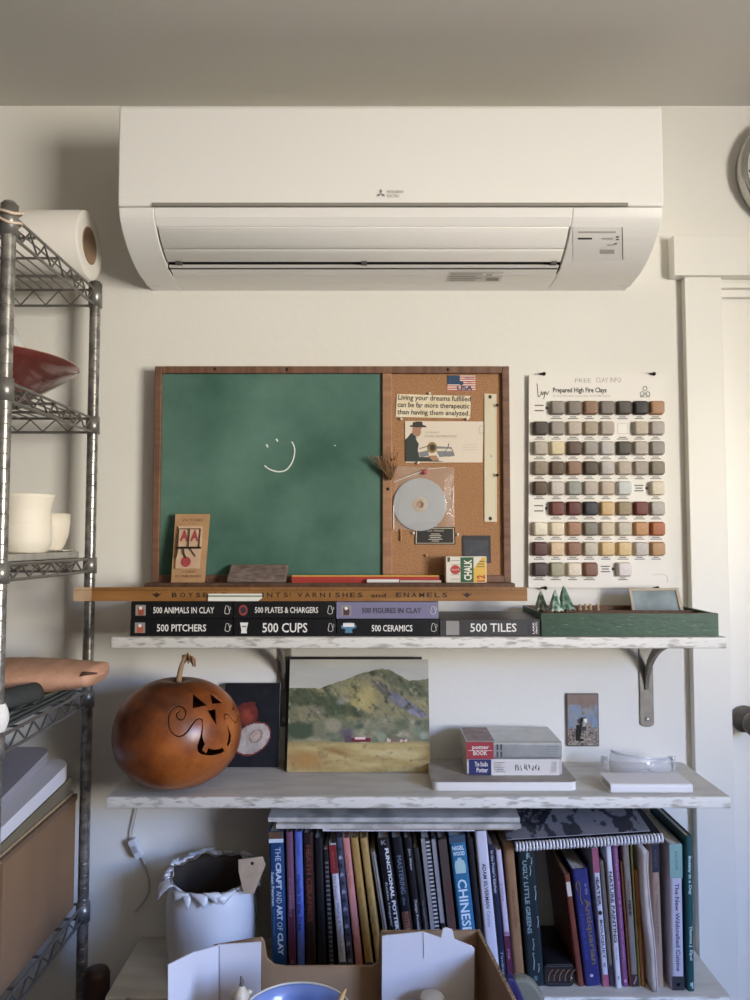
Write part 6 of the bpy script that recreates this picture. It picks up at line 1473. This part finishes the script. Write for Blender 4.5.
# blue bowl
yb0 = 1.165; bc = at(296, 1016, yb0)
M_BLUE = mat('blue_glaze', '6a7fb4', .25, coat=.5, var=(6, .3, .7), col2='8b9dc8')
bb0 = thing('blue_bowl', 'pale blue glazed bowl with cream rings in the foreground carton', 'bowl', (bc.x, yb0, BT+.0065))
RB = .086; hb = bc.z-BT-.0065
m = MB(); m.lathe([(0, .004), (.045, .004), (.045, 0), (.052, 0), (.056, .02), (.066, hb*.5), (RB-.003, hb-.012), (RB, hb-.002), (RB-.001, hb), (RB-.006, hb-.002), (RB-.014, hb-.014), (.058, hb*.5), (.04, .02), (0, .012)], (bc.x, yb0, BT+.0065), 72); m.build('bowl', M_BLUE, bb0)
m = MB(); m.torus((bc.x, yb0, bc.z+.0002), RB-.001, .0016, 'z', 72, 8); m.torus((bc.x, yb0, bc.z-.008), RB+.001, .0012, 'z', 72, 8); m.build('cream_ring', plain('cfc6b4', .35), bb0)
# splinter of wood standing in the bowl
sp0 = at(346, 989, 1.19); sp1 = at(333, 1012, 1.165)
m = MB(); m.tube([sp0, sp0.lerp(sp1, .3), sp1+Vector((-.004, 0, -.03))], [.0012, .0040, .0055], 6); single(m, 'wood_splinter', plain('c69a5c', .6), 'pointed tan splinter of wood sticking up from the blue bowl', 'wood splinter')
# cream bird figurine
b0 = at(242.5, 1000, 1.222); bz = .6685
bd = thing('bird_figurine', 'small cream ceramic bird with a dark tail tip in the foreground carton', 'figurine', (b0.x, 1.21, bz))
m = MB(); hB = at(246, 986, 1.21).z-bz
hB *= .92
prof = [(0, 0), (.007, .001), (.010, hB*.25), (.0130, hB*.55), (.0125, hB*.8), (.008, hB*.97), (.0040, hB*1.08), (.002, hB*1.2), (0, hB*1.25)]
m.lathe(prof, (b0.x, 1.21, bz), 24); m.build('body', mat('cream_glaze', 'd5c9b2', .4, var=(60, .35, .65), col2='c0b08f'), bd)
m = MB(); m.lathe([(0, 0), (.006, .003), (.0075, .008), (.005, .013), (0, .015)], (b0.x-.010, 1.214, bz+hB*.55), 18); m.lathe([(0, 0), (.004, .002), (.006, .006), (0, .010)], (b0.x+.011, 1.214, bz+hB*.7), 14); m.build('head', mat('cream_glaze', 'd5c9b2'), bd)
m = MB(); m.tube([(b0.x, 1.21, bz+hB*1.05), (b0.x+.001, 1.21, bz+hB*1.25), (b0.x-.001, 1.211, bz+hB*1.42)], [.0040, .0032, .0014], 8); m.build('tail_tip', plain('5a5248', .5), bd, label='dark pointed tip')
# round-topped peg before the right flap
p = at(432, 996, 1.285); m = MB(); m.lathe([(0, 0), (.010, 0), (.011, .01), (.0115, p.z-BT-.02), (.019, p.z-BT-.014), (.0205, p.z-BT-.009), (.018, p.z-BT-.005), (0, p.z-BT-.004)], (p.x, 1.285, BT+.0065), 24)
single(m, 'round_knob', plain('c4b8a4', .5), 'cream round-topped knob in front of the right white flap', 'knob')
# sleeve and purple folder standing right of the carton
def standing(pts, Y, D, name, label, m_, cat, bev=.004):
    w_ = [at(x, y, Y) for x, y in pts]; mb = MB(); pl = [(v.x, v.z) for v in w_]; pl = pl+[(pl[-1][0]+.01, BT+.0008), (pl[0][0]+.05, BT+.0008)]
    mb.prism(pl, 1, Y, Y+D); return single(mb, name, m_, label, cat, bevel=bev)
standing([(505, 982), (509, 978.5), (514, 980), (524, 1000)], 1.425, .020, 'purple_folder', 'purple folder edge standing right of the foreground carton', mat('purple_card', '2f2858', .5), 'folder', .002)
standing([(511, 982), (517, 979.5), (527, 979.5), (535, 984), (541, 993), (545, 1001)], 1.449, .024, 'olive_sleeve', 'olive grey rounded sleeve standing between carton and book shelf', mat('olive_sleeve_cloth', '6e6a58', .7, var=(20, .3, .7), col2='85806c'), 'sleeve', .006)
# dark bin on the floor left of the lowest shelf
m = MB(); bx0 = at(104, 968, 1.60); m.lathe([(0, 0), (.024, 0), (.026, .004), (.026, bx0.z-.012), (.022, bx0.z-.003), (.014, bx0.z), (0, bx0.z)], (-.574, 1.60, 0), 32)
single(m, 'cardboard_tube', mat('tube_brown', '3a241a', .5), 'dark brown round-ended tube standing on the floor left of the lowest shelf', 'tube')
